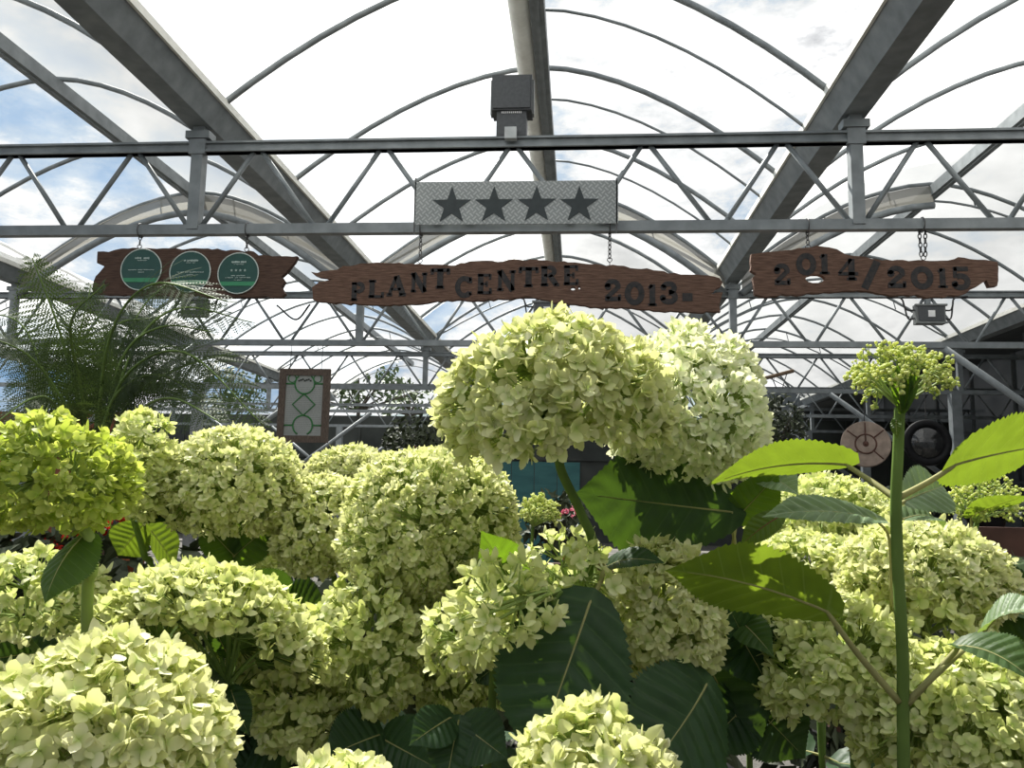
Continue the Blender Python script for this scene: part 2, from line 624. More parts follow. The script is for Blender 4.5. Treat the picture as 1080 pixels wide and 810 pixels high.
# ridges
RL = ['far left', 'left', 'middle', 'right']
for i, rx in enumerate(RX):
    y0 = 3 if i else 8
    o = thing('ridge_beam', 'steel ridge beam under the peak of the %s roof bay%s' % (RL[i], ', behind the floodlight box' if i == 2 else ''), 'ridge beam', (rx, y0, RZ))
    bb = MB()
    bb.bar((rx + .03, y0, RZ - .06), (rx + .03, YEND, RZ - .06), .10, .12)
    bb.bar((rx + .03, y0, RZ - .125), (rx + .03, YEND, RZ - .125), .03, .02)
    bb.build('beam', 'steel', o)
    if i == 2:
        bb = MB()
        bb.tube([(rx - .10, y0, RZ - .06), (rx - .10, YEND, RZ - .06)], .075, 14)
        bb.build('rolled_sheet', 'roll', o, True)

# trusses
TL = ['nearest roof truss, carrying the hanging boards and the star sign', 'second roof truss from the near end, carrying the small floodlights',
      'third roof truss from the near end', 'fourth roof truss from the near end', 'farthest roof truss, before the dark back wall']


def truss(y, idx):
    o = thing('roof_truss', TL[idx], 'roof truss', (0, y, CH_B))
    x0, x1 = GX[0], GX[4] + 4.2
    dx = (GX[2] - GX[1]) / 5
    bb = MB()
    bb.box(((x0 + x1) / 2, y, CH_T), (x1 - x0, .05, .07))
    bb.box(((x0 + x1) / 2, y - .005, CH_T + .028), (x1 - x0, .075, .014))
    bb.box(((x0 + x1) / 2, y - .005, CH_T - .028), (x1 - x0, .075, .014))
    bb.build('top_chord', 'steel', o)
    bb = MB()
    bb.box(((x0 + x1) / 2, y, CH_B), (x1 - x0, .06, .065))
    bb.build('bottom_chord', 'steel', o)
    for gx in GX + [GX[4] + 4.18]:
        for k in range(5):
            top = (gx + dx * (k + .5) - .02, y, CH_T - .03)
            if top[0] > x1:
                break
            for e in (0, 1):
                bt = (gx + dx * (k + e) + (.05 if e == 0 else -.05), y, CH_B + .03)
                if bt[0] > x1:
                    continue
                bb = MB()
                bb.tube([(top[0] + (-.03 if e == 0 else .03), y, top[2]), bt], .0165, 7)
                bb.build('brace', 'steel', o, True)
    for gx in GX:
        bb = MB()
        bb.box((gx, y, (CH_B + GZ - .1) / 2), (.075, .075, GZ - .1 - CH_B))
        bb.box((gx, y - .002, GZ - .16), (.16, .1, .05))
        bb.box((gx, y - .03, CH_T), (.11, .03, .1))
        bb.build('gutter_post', 'steel', o)
    return o


for k in range(5):
    truss(T0 + TS * k, k)

# columns with knee braces on the two outer gutter lines
for side, gx in (('left', GX[1]), ('right', GX[4])):
    for k in range(1, 5):
        y = T0 + TS * k
        gx = GX[1] + .42 if side == 'left' else GX[4] - .12
        o = thing('steel_column', 'grey square steel column on the %s side under the %s roof truss' % (side, ORD[k]), 'column', (gx, y, 0))
        bb = MB()
        bb.box((gx, y - .07, CH_B / 2), (.15, .14, CH_B - .07))
        bb.build('shaft', 'steel', o)
        bb = MB()
        bb.box((gx, y - .07, .01), (.3, .3, .02))
        bb.build('base_plate', 'steel', o)
        for s in (-1, 1):
            if s * gx > 0 and side == 'right':
                continue
            bb = MB()
            bb.tube([(gx + s * .07, y - .07, 1.55), (gx + s * 1.85, y - .03, CH_B - .04)], .04, 8)
            bb.build('knee_brace', 'steel', o, True)

o = thing('steel_column', 'dark steel column standing inside the lean-to at the right edge', 'column', (7.0, 13.2, 0))
bb = MB()
bb.box((7.0, 13.2, 2.0), (.2, .16, 4.0))
bb.build('shaft', 'steel', o)
bb = MB()
bb.box((7.0, 13.2, .01), (.32, .3, .02))
bb.build('base_plate', 'steel', o)

# cream curtain strips and rolled sheeting under the second truss hoops
for i, half, lab in ((1, 'l', 'cream film strip rolled along the left bay roof arch'), (1, 'r', 'cream film strip along the left bay right slope near the ridge'),
                     (2, 'l', 'cream film strip under the middle roof arch, left slope'), (2, 'r', 'cream film strip under the middle roof arch, right slope'),
                     (3, 'l', 'cream film strip under the right roof arch')):
    y = T0 + TS - .05
    bb = MB()
    a = hoop_pts(GX[i], RX[i], GX[i + 1], y, .04, 9, half)
    c = hoop_pts(GX[i], RX[i], GX[i + 1], y - .02, .27, 9, half)
    o = thing('film_strip', lab, 'film strip', a[0])
    n = len(a)
    bb.add(a + c, [(k, k + 1, n + k + 1, n + k) for k in range(n - 1)])
    bb.build('sheet', 'film_cream', o, True)
    bb = MB()
    bb.tube(c, .04, 8)
    bb.build('roller', 'steel', o, True)

# back wall, right wall
bb = MB()
bb.box((0, YEND + .6, 1.65), (30, .1, 3.3))
for k in range(-14, 15):
    bb.box((k * 1.0, YEND + .53, 1.65), (.06, .05, 3.3))
bb.box((0, YEND + .52, 2.2), (30, .06, .1))
struct(bb.build('wall_back', 'backwall'))

bb = MB()
WX = 9.7
bb.box((WX, 13, 1.25), (.1, 26, 2.5))
for k in range(13):
    bb.box((WX - .08, 1 + k * 2, 1.25), (.08, .1, 2.5))
for z in (.5, 1.1, 1.7, 2.3):
    bb.box((WX - .1, 13, z), (.06, 26, .06))
struct(bb.build('wall_right', 'darkwall'))
bb = MB()
bb.box((WX, 13, 3.6), (.05, 28, 2.2))
struct(bb.build('window_1', 'film_wall'))
for k in range(13):
    bb = MB()
    bb.box((WX - .06, 1 + k * 2, 3.6), (.07, .08, 2.2))
    struct(bb.build('trim_1', 'steel'))
# dark lean-to roof beyond the right outer gutter
bb = MB()
vs = []
for y in (3, 27.5):
    for x, z in ((GX[4] + .16, GZ - .05), (GX[4] + 4.0, GZ + .9), (GX[4] + 4.0, GZ + .98), (GX[4] + .16, GZ + .03)):
        vs.append((x, y, z))
bb.add(vs, [(0, 1, 5, 4), (1, 2, 6, 5), (2, 3, 7, 6), (3, 0, 4, 7), (0, 3, 2, 1), (4, 5, 6, 7)])
struct(bb.build('ceiling', 'darkwall'))
bb = MB()
bb.box((GX[4] + 2.2, 27.4, 2.4), (5.4, .1, 4.8))
struct(bb.build('wall_back', 'darkwall'))
bb = MB()
bb.box((-12.5, 13, 1.2), (.1, 26, 2.4))
struct(bb.build('wall_left', 'darkwall'))

bb = MB()
bb.box((0, -3.2, 2.0), (26, .1, 4.0))
struct(bb.build('wall_front', 'darkwall'))

# hillside and trees outside
bb = MB()
xs = np.linspace(-160, 160, 80)
top = 15 + 7 * np.sin(xs * .03 + 1) + 3 * np.sin(xs * .11) + 1.0 * np.sin(xs * .37)
vs = [(x, 150, -2) for x in xs] + [(x, 170 + 10 * math.sin(x * .05), t) for x, t in zip(xs, top)] + [(x, 230, t * .8) for x, t in zip(xs, top)]
n = len(xs)
bb.add(vs, [(r * n + k, r * n + k + 1, (r + 1) * n + k + 1, (r + 1) * n + k) for r in range(2) for k in range(n - 1)])
o = bb.build('hillside', 'hill', None, True)
tag(o, 'blue grey wooded hillside seen far off through the sheeting', 'hill', kind='structure')


def leaf_cloud(bb, c, rad, n, size, seed, squash=(1, 1, 1)):
    r = np.random.default_rng(seed)
    c = Vector(c)
    for _ in range(n):
        d = Vector(r.normal(size=3)).normalized() * (rad * r.random() ** .4)
        d = Vector((d.x * squash[0], d.y * squash[1], d.z * squash[2]))
        p = c + d
        a = Vector(r.normal(size=3)).normalized()
        q = a.orthogonal().normalized()
        w = a.cross(q)
        s = size * (.6 + .8 * r.random())
        bb.add([p - a * s, p + q * s * .45, p + a * s, p - q * s * .45 + w * s * .2], [(0, 1, 2, 3)])


def tree(px, py, Y, rad, label, n=700, ls=.16, seed=1):
    c = aty(px, py, Y)
    o = thing('tree', label, 'tree', (c.x, Y, 0))
    bb = MB()
    r = np.random.default_rng(seed)
    ends = []
    bb.tube([(c.x, Y, 0), (c.x + .1, Y, c.z * .5), (c.x, Y, c.z)], [.16, .1, .04], 7)
    for q in range(9):
        e = c + Vector((r.normal() * rad * .6, r.normal() * rad * .4, r.normal() * rad * .6))
        bb.tube([(c.x + .05, Y, c.z - rad * .9), e], [.05, .015], 5)
        ends.append(e)
    bb.build('trunk', 'bark', o, True)
    bb = MB()
    for q, e in enumerate(ends):
        leaf_cloud(bb, e, rad * .5, n // 9, ls, seed * 50 + q)
    bb.build('crown', 'leaf_tree', o)


tree(378, 405, 26.5, 1.0, 'leafy tree outside, seen through the roof above the framed sign', 420, .13, 3)
tree(240, 425, 27, 1.0, 'leafy tree outside, half hidden behind the tree fern', 420, .13, 4)
tree(432, 418, 31, .8, 'small tree outside, just left of the big central flower head', 260, .12, 5)

# ------------------------------------------------------------------ signs
def plate(bb, outline, y0, y1, holes=()):
    """flat plate from an outline [(x,z)], with through holes, between planes y0 (front) and y1"""
    bm = bmesh.new()
    loops = [outline] + list(holes)
    for lp in loops:
        vs = [bm.verts.new((x, y0, z)) for x, z in lp]
        for k in range(len(vs)):
            bm.edges.new((vs[k], vs[(k + 1) % len(vs)]))
    bmesh.ops.triangle_fill(bm, edges=bm.edges[:], use_beauty=True)
    r = bmesh.ops.extrude_face_region(bm, geom=bm.faces[:])
    for g in r['geom']:
        if isinstance(g, bmesh.types.BMVert):
            g.co.y = y1
    bmesh.ops.recalc_face_normals(bm, faces=bm.faces[:])
    bm.verts.index_update()
    bb.add([v.co.copy() for v in bm.verts], [tuple(v.index for v in f.verts) for f in bm.faces])
    bm.free()


def rough(pts, step=.03, amp=.004, seed=1):
    r = np.random.default_rng(seed)
    out = []
    for k in range(len(pts)):
        a, b_ = Vector(pts[k]), Vector(pts[(k + 1) % len(pts)])
        n = max(1, int((b_ - a).length / step))
        for q in range(n):
            p = a.lerp(b_, q / n)
            if q:
                p = p + Vector((r.normal() * amp, r.normal() * amp))
            out.append((p.x, p.y))
    return out


def chain(bb, a, b_, link=.035, wire=.0035):
    a, b_ = Vector(a), Vector(b_)
    d = b_ - a
    n = max(2, int(round(d.length / (link * .78))))
    d.normalize()
    s1 = d.orthogonal().normalized()
    s2 = d.cross(s1)
    for k in range(n):
        c = a + d * ((k + .5) * (b_ - a).length / n)
        sd = s1 if k % 2 else s2
        pts = []
        for q in range(11):
            t = 2 * PI * q / 10
            pts.append(c + d * (math.cos(t) * link * .5) + sd * (math.sin(t) * link * .27))
        bb.tube(pts, wire, 5, cap=False)


YB = 4.98        # front plane of the boards
# glyphs: strokes (x0,y0,x1,y1,w) and arcs ('a',cx,cy,rx,ry,a0,a1,w); unit box
SF = .11
GLY = {
    'P': [(.2, 0, .2, 1, .22), (.02, .05, .42, .05, SF), (.02, .95, .3, .95, SF), ('a', .45, .72, .3, .22, -90, 90, .19), (.2, .94, .46, .94, .11), (.2, .5, .46, .5, .11)],
    'L': [(.22, 0, .22, 1, .22), (.02, .95, .45, .95, SF), (.02, .06, .85, .06, .12), (.84, 0, .84, .32, .12)],
    'A': [(.12, .05, .46, 1, .12), (.46, 1, .84, .05, .22), (.22, .33, .72, .33, .1), (-.02, .05, .28, .05, SF), (.62, .05, 1.0, .05, SF)],
    'N': [(.16, 0, .16, 1, .14), (.84, 0, .84, 1, .14), (.14, 1, .86, 0, .22), (0, .05, .34, .05, SF), (0, .95, .25, .95, SF), (.66, .95, 1, .95, SF)],
    'T': [(.5, 0, .5, 1, .23), (.04, .93, .96, .93, .14), (.28, .05, .72, .05, SF), (.07, 1, .07, .7, .12), (.93, 1, .93, .7, .12)],
    'C': [('a', .5, .5, .38, .42, 40, 320, .2), (.82, .98, .82, .68, .11), (.82, .28, .82, .1, .1)],
    'E': [(.22, 0, .22, 1, .22), (.02, .94, .8, .94, .12), (.02, .06, .84, .06, .12), (.22, .5, .6, .5, .1), (.8, 1, .8, .72, .11), (.83, 0, .83, .3, .11), (.6, .36, .6, .64, .1)],
    'R': [(.2, 0, .2, 1, .22), (.02, .05, .42, .05, SF), (.02, .95, .3, .95, SF), ('a', .45, .75, .28, .2, -90, 90, .18), (.2, .94, .46, .94, .11), (.2, .54, .46, .54, .11), (.5, .54, .85, .04, .2), (.75, .05, 1, .05, SF)],
    '0': [('a', .5, .5, .36, .42, 0, 360, .21)],
    '1': [(.5, 0, .5, 1, .26), (.12, .05, .88, .05, SF), (.16, .82, .5, .96, .13)],
    '2': [('a', .48, .7, .3, .24, -30, 190, .2), (.72, .6, .14, .12, .18), (.06, .08, .9, .08, .17), (.87, 0, .87, .3, .12), ('a', .22, .68, .08, .08, 0, 360, .14)],
    '3': [('a', .47, .73, .28, .21, -90, 170, .19), ('a', .47, .28, .32, .23, -170, 90, .2), ('a', .2, .76, .06, .06, 0, 360, .13), ('a', .17, .26, .06, .06, 0, 360, .13)],
    '4': [(.66, 0, .66, 1, .22), (.66, 1, .06, .32, .11), (.02, .3, .98, .3, .13), (.42, .05, .9, .05, SF)],
    '5': [(.2, .5, .2, 1, .13), (.14, .92, .84, .92, .16), ('a', .46, .32, .34, .27, -165, 120, .2), ('a', .18, .22, .06, .06, 0, 360, .13)],
    '/': [(.1, -.05, .9, 1.05, .26)],
    '-': [(.05, .5, .95, .5, .8)],
}


def glyph(bb, ch, X0, Z0, X1, Z1, y, tilt=0):
    """lay a character in the box; strokes become thin raised bars"""
    w, h = X1 - X0, Z1 - Z0
    sc = (w + h) / 2
    for st in GLY[ch]:
        if st[0] == 'a':
            _, cx, cy, rx, ry, a0, a1, sw = st
            n = max(6, int(abs(a1 - a0) / 18))
            pts = [(cx + rx * math.cos(math.radians(a0 + (a1 - a0) * k / n)), cy + ry * math.sin(math.radians(a0 + (a1 - a0) * k / n))) for k in range(n + 1)]
        else:
            x0, y0, x1, y1, sw = st
            pts = [(x0, y0), (x1, y1)]
        P = [Vector((X0 + px * w, 0, Z0 + py * h)) for px, py in pts]
        sw = sw * sc * 1.35
        vs, fs = [], []
        for k, p in enumerate(P):
            t = (P[min(k + 1, len(P) - 1)] - P[max(k - 1, 0)]).normalized()
            nn = Vector((-t.z, 0, t.x)) * (sw / 2)
            vs += [p + nn + Vector((0, y, 0)), p - nn + Vector((0, y, 0)), p - nn + Vector((0, y + .006, 0)), p + nn + Vector((0, y + .006, 0))]
        for k in range(len(P) - 1):
            a, c = k * 4, k * 4 + 4
            for q in range(4):
                fs.append((a + q, a + (q + 1) % 4, c + (q + 1) % 4, c + q))
        fs += [(3, 2, 1, 0), tuple(len(vs) - 4 + q for q in range(4))]
        bb.add(vs, fs)


def xz(px, py, Y=YB):
    p = aty(px, py, Y)
    return (p.x, p.z)


def crop(pts, x0, y0, s):
    return [xz(x0 + a / s, y0 + c / s) for a, c in pts]


def eye_chain(o, px, py_board, Y=YB + .02, double=False):
    """chain from the truss bottom chord down to an eye screwed in the board top"""
    p = aty(px, py_board, Y)
    tp = Vector((p.x, T0 + .0, CH_B - .03))
    bb = MB()
    lo = p + Vector((0, 0, .022))
    for s in ((-.012, .012) if double else (0,)):
        chain(bb, lo + Vector((s, 0, 0)), tp + Vector((s * 1.5, 0, -.0)))
    # loop round the chord
    pts = [(p.x, T0 + .045 * math.cos(a), CH_B + .046 * math.sin(a)) for a in np.linspace(0, 2 * PI, 13)]
    bb.tube(pts, .004, 5, cap=False)
    c = bb.build('chain', 'chain', o, True)
    bb = MB()
    bb.tube([(p.x + .014 * math.cos(a), p.y, p.z + .012 + .014 * math.sin(a)) for a in np.linspace(0, 2 * PI, 13)], .003, 5, cap=False)
    bb.tube([(p.x, p.y, p.z), (p.x, p.y, p.z - .03)], .003, 5)
    bb.build('eye_bolt', 'chain', o, True)


# --- left board with three round plaques
pts = [(95, 105), (170, 98), (250, 88), (420, 92), (560, 92), (640, 98), (780, 105), (800, 122), (905, 125), (970, 125), (958, 150), (900, 215), (915, 235), (900, 262),
       (917, 290), (900, 305), (790, 302), (500, 300), (300, 297), (75, 290), (78, 235), (100, 200), (125, 170), (92, 155)]
ol = crop(pts, 80, 240, 4.154)
ctr = aty(195, 288, YB)
o = thing('hanging_board', 'rough brown timber board with three round green plaques, hung by chains', 'sign', ctr, 'chained wooden signs')
bb = MB()
plate(bb, rough(ol, seed=2), YB, YB + .04)
bb.build('board', 'wood_dark', o)
for j, (px, py) in enumerate(((149.5, 284.5), (201, 287), (251.7, 288.5))):
    cx, cz = xz(px, py)
    R_ = xz(px + 21.3, py)[0] - cx
    circ = [(cx + R_ * math.cos(a), cz + R_ * math.sin(a)) for a in np.linspace(0, 2 * PI, 49)[:-1]]
    bb = MB()
    plate(bb, circ, YB - .008, YB)
    pq = bb.build('plaque', 'disc_green', o)
    bb = MB()
    bb.tube([(cx + R_ * math.cos(a), YB - .008, cz + R_ * math.sin(a)) for a in np.linspace(0, 2 * PI, 49)], .0035, 6, cap=False)
    bb.build('rim', 'disc_rim', pq, True)
    z0, z1 = -.62 * R_, -.42 * R_
    bb = MB()
    band = [(cx - math.sqrt(R_ * R_ - z * z) * .98 * s, cz + z) for z, s in ((z0, 1), (z0, -1), (z1, -1), (z1, 1))]
    plate(bb, band, YB - .011, YB - .008)
    bb.build('band', 'disc_band', pq)
    # tiny unreadable lettering: rows of small strokes
    bb = MB()
    rr = np.random.default_rng(j + 5)
    rows = [(.55, .34, .10), (.44, .22, .03), (-.02, .64, .045), (-.14, .16, .04)] if j < 2 else \
        [(.55, .36, .10), (.44, .24, .03), (-.12, .34, .04), (-.22, .62, .045), (-.33, .18, .035)]
    for zz, wd, hh in rows:
        x = -wd
        while x < wd:
            ww = .03 + rr.random() * .035
            if rr.random() > .14:
                bb.box((cx + (x + ww / 2) * R_, YB - .0095, cz + (zz + (rr.random() - .5) * .02) * R_), (ww * .72 * R_, .003, hh * (.5 + .5 * rr.random()) * R_))
            x += ww
    if j == 2:
        for q in range(4):
            x = (-.33 + .22 * q) * R_
            st = []
            for a in range(10):
                t = PI / 2 + a * PI / 5
                r_ = (.07 if a % 2 == 0 else .03) * R_
                st.append((cx + x + r_ * math.cos(t), cz + .14 * R_ + r_ * math.sin(t)))
            plate(bb, st, YB - .0112, YB - .008)
    bb.build('lettering', 'disc_text', pq)
eye_chain(o, 147, 262)
eye_chain(o, 260, 265)

# --- middle board
A = [(35, 165), (160, 155), (220, 138), (270, 125), (350, 120), (430, 125), (600, 130), (700, 135), (790, 115), (850, 112), (920, 118), (1000, 105), (1080, 105)]
Bp = [(90, 106), (190, 115), (300, 120), (420, 130), (500, 135), (590, 150), (640, 148), (800, 178), (930, 182), (985, 195), (1000, 215), (990, 235), (945, 272), (1000, 262),
      (990, 300), (990, 355), (850, 355), (700, 350), (520, 332), (420, 335), (300, 318), (200, 312), (90, 282), (0, 290)]
Cp = [(1000, 292), (900, 300), (800, 303), (680, 298), (560, 316), (450, 322), (330, 321), (100, 307), (45, 297), (40, 240), (75, 212), (140, 200), (75, 190)]
ol = crop(A, 320, 250, 4.5) + crop(Bp, 540, 250, 4.5) + crop(Cp, 320, 250, 4.5)
ctr = aty(545, 303, YB)
o = thing('hanging_board', 'long brown timber board lettered PLANT CENTRE 2013- in black', 'sign', ctr, 'chained wooden signs')


def ell(px, py, rx, ry):
    return [xz(px + rx * math.cos(a), py + ry * math.sin(a)) for a in np.linspace(0, 2 * PI, 11)[:-1]]


bb = MB()
plate(bb, rough(ol, seed=3), YB, YB + .04, [ell(604.3, 304.3, 2.6, 1.9), ell(611, 303.5, 1.2, 1.6)])
bb.build('board', 'wood', o)
TXT = [('P', 370, 298, 387, 317), ('L', 388, 295.5, 407, 314), ('A', 408, 291, 429, 312), ('N', 433, 288, 451, 308), ('T', 454, 283.5, 474.5, 304), ('C', 480, 292, 500, 313.5),
       ('E', 503, 289, 520.5, 310), ('N', 524, 285.5, 544, 306.5), ('T', 547, 282, 568, 302.5), ('R', 570, 281, 590, 301.5), ('E', 594, 280, 612, 300.5),
       ('2', 637, 295.5, 656, 317), ('0', 659, 298, 679.5, 321), ('1', 682, 300, 694, 322.5), ('3', 695.5, 298, 716.5, 319.5), ('-', 719, 311.5, 731, 315.5)]
for ch, x0, y0, x1, y1 in TXT:
    X0, Z0 = xz(x0, y1)
    X1, Z1 = xz(x1, y0)
    bb = MB()
    glyph(bb, ch, X0, Z0, X1, Z1, YB - .0025)
    bb.build('letter', 'paint_black', o)
eye_chain(o, 443, 277)
eye_chain(o, 643, 276)

# --- right board
pts = [(45, 100), (120, 92), (200, 85), (270, 75), (320, 73), (370, 82), (400, 100), (480, 112), (580, 125), (700, 125), (790, 125), (830, 112), (900, 122), (980, 130), (982, 180), (978, 222),
       (950, 225), (938, 200), (900, 225), (860, 250), (780, 265), (650, 258), (550, 252), (450, 238), (350, 246), (200, 255), (100, 264), (58, 255), (50, 190), (64, 176), (42, 162)]
ol = crop(pts, 780, 240, 3.6)
ctr = aty(922, 287, YB)
o = thing('hanging_board', 'brown timber board lettered 2014/2015 with an oval knot hole', 'sign', ctr, 'chained wooden signs')
bb = MB()
plate(bb, rough(ol, seed=4), YB, YB + .04, [ell(860, 294, 10.5, 4.6)])
bb.build('board', 'wood', o)
TXT = [('2', 816, 279, 834, 300), ('0', 840, 268, 860.5, 289.5), ('1', 863, 268, 876, 289), ('4', 884, 273, 905, 295.5), ('/', 910, 277, 927, 303), ('2', 935.5, 281.7, 956, 303),
       ('0', 961, 282, 984, 304), ('1', 988, 283, 1000, 303.5), ('5', 1003.5, 281.7, 1024, 304.5)]
for ch, x0, y0, x1, y1 in TXT:
    X0, Z0 = xz(x0, y1)
    X1, Z1 = xz(x1, y0)
    bb = MB()
    glyph(bb, ch, X0, Z0, X1, Z1, YB - .0025)
    bb.build('letter', 'paint_black', o)
eye_chain(o, 852, 262)
eye_chain(o, 974, 274, double=True)

# --- star plate
YP = 4.935
q0, q1, q2, q3 = (aty(x, y, YP) for x, y in ((437, 192), (652, 190), (652, 235.5), (437, 237)))
o = thing('star_sign', 'grey tread plate sign with four dark stars fixed on the nearest truss', 'sign', aty(544, 236, YP))
bb = MB()
plate(bb, [(q.x, q.z) for q in (q0, q1, q2, q3)], YP, YP + .008)
bb.build('plate', 'tread', o)
for px, py in ((476.5, 215.5), (521, 215), (566, 214.5), (611, 214.5)):
    cx, cz = xz(px, py, YP)
    R_ = xz(px + 21, py, YP)[0] - cx
    st = []
    for a in range(10):
        t = PI / 2 + a * PI / 5
        r_ = R_ if a % 2 == 0 else R_ * .40
        st.append((cx + r_ * math.cos(t), cz - .01 + r_ * math.sin(t)))
    bb = MB()
    plate(bb, st, YP - .004, YP)
    bb.build('star', 'star', o)
for px in (438.5, 650.5):
    x, z = xz(px, 190, YP)
    bb = MB()
    bb.bar((x, YP + .004, z + .015), (x, YP + .004, CH_B - .06), .008)
    bb.build('hanger', 'chain', o)

# --- floodlight box on the top chord
c = aty(540.5, 102, 5.0)
o = thing('floodlight', 'large square dark grey floodlight box standing on the nearest truss above the star sign', 'floodlight', (c.x, 5, CH_T + .035))
w = .255
bb = MB()
bb.box((c.x, 5.02, c.z), (w, .16, .235))
bb.box((c.x, 4.935, c.z), (w - .02, .012, .215))
bb.build('housing', 'box_dark', o)
bb = MB()
bb.bar((c.x + w / 2 + .006, 5.02, c.z + .11), (c.x + w / 2 + .006, 5.02, c.z - .12), .06, .012, up=(1, 0, 0))
bb.bar((c.x - w / 2 - .006, 5.02, c.z + .11), (c.x - w / 2 - .006, 5.02, c.z - .12), .06, .012, up=(1, 0, 0))
bb.build('bracket', 'box_grey', o)
bb = MB()
bb.box((c.x, 5.02, (c.z - .118 + CH_T + .036) / 2), (.19, .13, c.z - .118 - CH_T - .036))
ch_ = bb.build('lower_housing', 'box_dark', o)
bb = MB()
for q in range(11):
    bb.box((c.x - .06 + q * .012, 4.953, c.z - .128), (.006, .004, .013))
bb.build('vent', 'vent_white', ch_)
bb = MB()
bb.box((c.x, 4.93, CH_T + .035), (.075, .05, .075))
bb.build('clamp', 'steel_light', o)

# --- small floodlights under the second truss
Y2 = T0 + TS


def small_light(px, py, label):
    c = aty(px, py, Y2 - .09)
    z1 = CH_T - .035
    o = thing('floodlight', label, 'floodlight', (c.x, Y2 - .09, c.z), 'small floodlights on the second truss')
    bb = MB()
    bb.box((c.x, Y2 - .09, c.z), (.30, .10, .21))
    bb.box((c.x, Y2 - .145, c.z + .095), (.33, .03, .02))
    bb.box((c.x, Y2 - .145, c.z - .095), (.33, .03, .02))
    bb.build('housing', 'box_grey', o)
    bb = MB()
    bb.box((c.x, Y2 - .146, c.z), (.26, .012, .155))
    f_ = bb.build('front', 'box_dark', o)
    bb = MB()
    bb.box((c.x, Y2 - .155, c.z), (.07, .008, .07))
    bb.build('lamp_window', 'vent_white', f_)
    for s in (-1, 1):
        for q in (0, 1):
            bb = MB()
            bb.tube(smooth_path([(c.x + s * .15, Y2 - .09, c.z + .05 - q * .09), (c.x + s * .22, Y2 - .09, c.z + .05 - q * .09), (c.x + s * .25, Y2 - .08, c.z + .10),
                                 (c.x + s * .28, Y2 - .07, z1 - .02), (c.x + s * .42, Y2 - .06, z1 + .0)], 4), .009, 6)
            bb.build('cable', 'cord', o, True)
    bb = MB()
    bb.box((c.x, Y2 - .06, (c.z + .1 + z1 + .04) / 2), (.05, .05, max(.02, z1 + .04 - c.z - .1)))
    bb.build('bracket', 'steel', o)


small_light(577, 328, 'small grey floodlight under the second truss, above the big central flower head')
small_light(980, 332, 'small grey floodlight under the second truss, below the 2014/2015 board')
small_light(206, 325, 'small grey floodlight under the second truss, below the plaque board')

# --- framed sign
YF = Y2 - .02
pz = [aty(x, y, YF) for x, y in ((296, 389), (349, 389), (348, 467), (296, 466))]
X0, X1, Z1, Z0 = pz[0].x, pz[1].x, pz[0].z, pz[2].z
o = thing('framed_sign', 'hanging notice in a brown timber frame with green circle and diamond outline', 'sign', ((X0 + X1) / 2, YF, Z0))
fw = .075
for a, c_ in (((X0, Z0 + fw / 2), (X1, Z0 + fw / 2)), ((X0, Z1 - fw / 2), (X1, Z1 - fw / 2)), ((X0 + fw / 2, Z0 + fw), (X0 + fw / 2, Z1 - fw)), ((X1 - fw / 2, Z0 + fw), (X1 - fw / 2, Z1 - fw))):
    bb = MB()
    bb.bar((a[0], YF, a[1]), (c_[0], YF, c_[1]), .05, fw) if a[1] == c_[1] else bb.box((a[0], YF, (a[1] + c_[1]) / 2), (fw, .05, c_[1] - a[1]))
    bb.build('frame_rail', 'frame_wood', o)
bb = MB()
bb.box(((X0 + X1) / 2, YF + .005, (Z0 + Z1) / 2), (X1 - X0 - 2 * fw + .01, .02, Z1 - Z0 - 2 * fw + .01))
pp = bb.build('poster', 'poster', o)
cx = (X0 + X1) / 2
pw, ph = X1 - X0 - 2 * fw, Z1 - Z0 - 2 * fw
zt = Z1 - fw
yg = YF - .008


def ringp(cx, cz, r, a0=0, a1=360, n=30):
    return [(cx + r * math.cos(math.radians(a0 + (a1 - a0) * k / n)), yg, cz + r * math.sin(math.radians(a0 + (a1 - a0) * k / n))) for k in range(n + 1)]


bb = MB()
r1 = pw * .26
zc1, zc3 = zt - ph * .14, zt - ph * .83
bb.tube(ringp(cx, zc1, r1, 130, 410), .009, 5)
bb.tube(ringp(cx, zc3, r1, -60, 240), .009, 5)
dm = [(cx, yg, zc1 - r1), (cx + pw * .3, yg, (zc1 + zc3) / 2), (cx, yg, zc3 + r1), (cx - pw * .3, yg, (zc1 + zc3) / 2), (cx, yg, zc1 - r1)]
bb.tube(dm, .009, 5)
for s in (-1, 1):
    for zc in (zc1, zc3):
        bb.bar((cx + s * r1, yg, zc), (cx + s * pw / 2, yg, zc), .006, .016)
    bb.tube(ringp(cx + s * r1 * 1.3, zc1 + .06, .045, 0, 360, 12), .006, 5)
bb.build('green_outline', 'poster_green', pp, True)
bb = MB()
rr = np.random.default_rng(9)
z = zt - ph * .2
while z > Z0 + fw + .02:
    x = X0 + fw + .015
    while x < X1 - fw - .03:
        ww = .015 + .03 * rr.random()
        if x + ww < X1 - fw - .01:
            bb.box((x + ww / 2, yg + .004, z), (ww * .85, .002, .005))
        x += ww
    z -= .019
bb.build('text_rows', 'poster_text', pp)
bb = MB()
for q in range(7):
    bb.box((cx - r1 * .6 + q * r1 * .2, yg, zc1 + .035 + (q % 3) * .008), (r1 * .17, .004, .018))
bb.build('heading', 'poster_dark', pp)
for s in (-1, 1):
    bb = MB()
    bb.tube([(cx + s * pw * .42, YF, Z1), (cx + s * pw * .42, Y2, CH_B - .02)], .004, 5)
    bb.build('hanging_cord', 'cord', o)

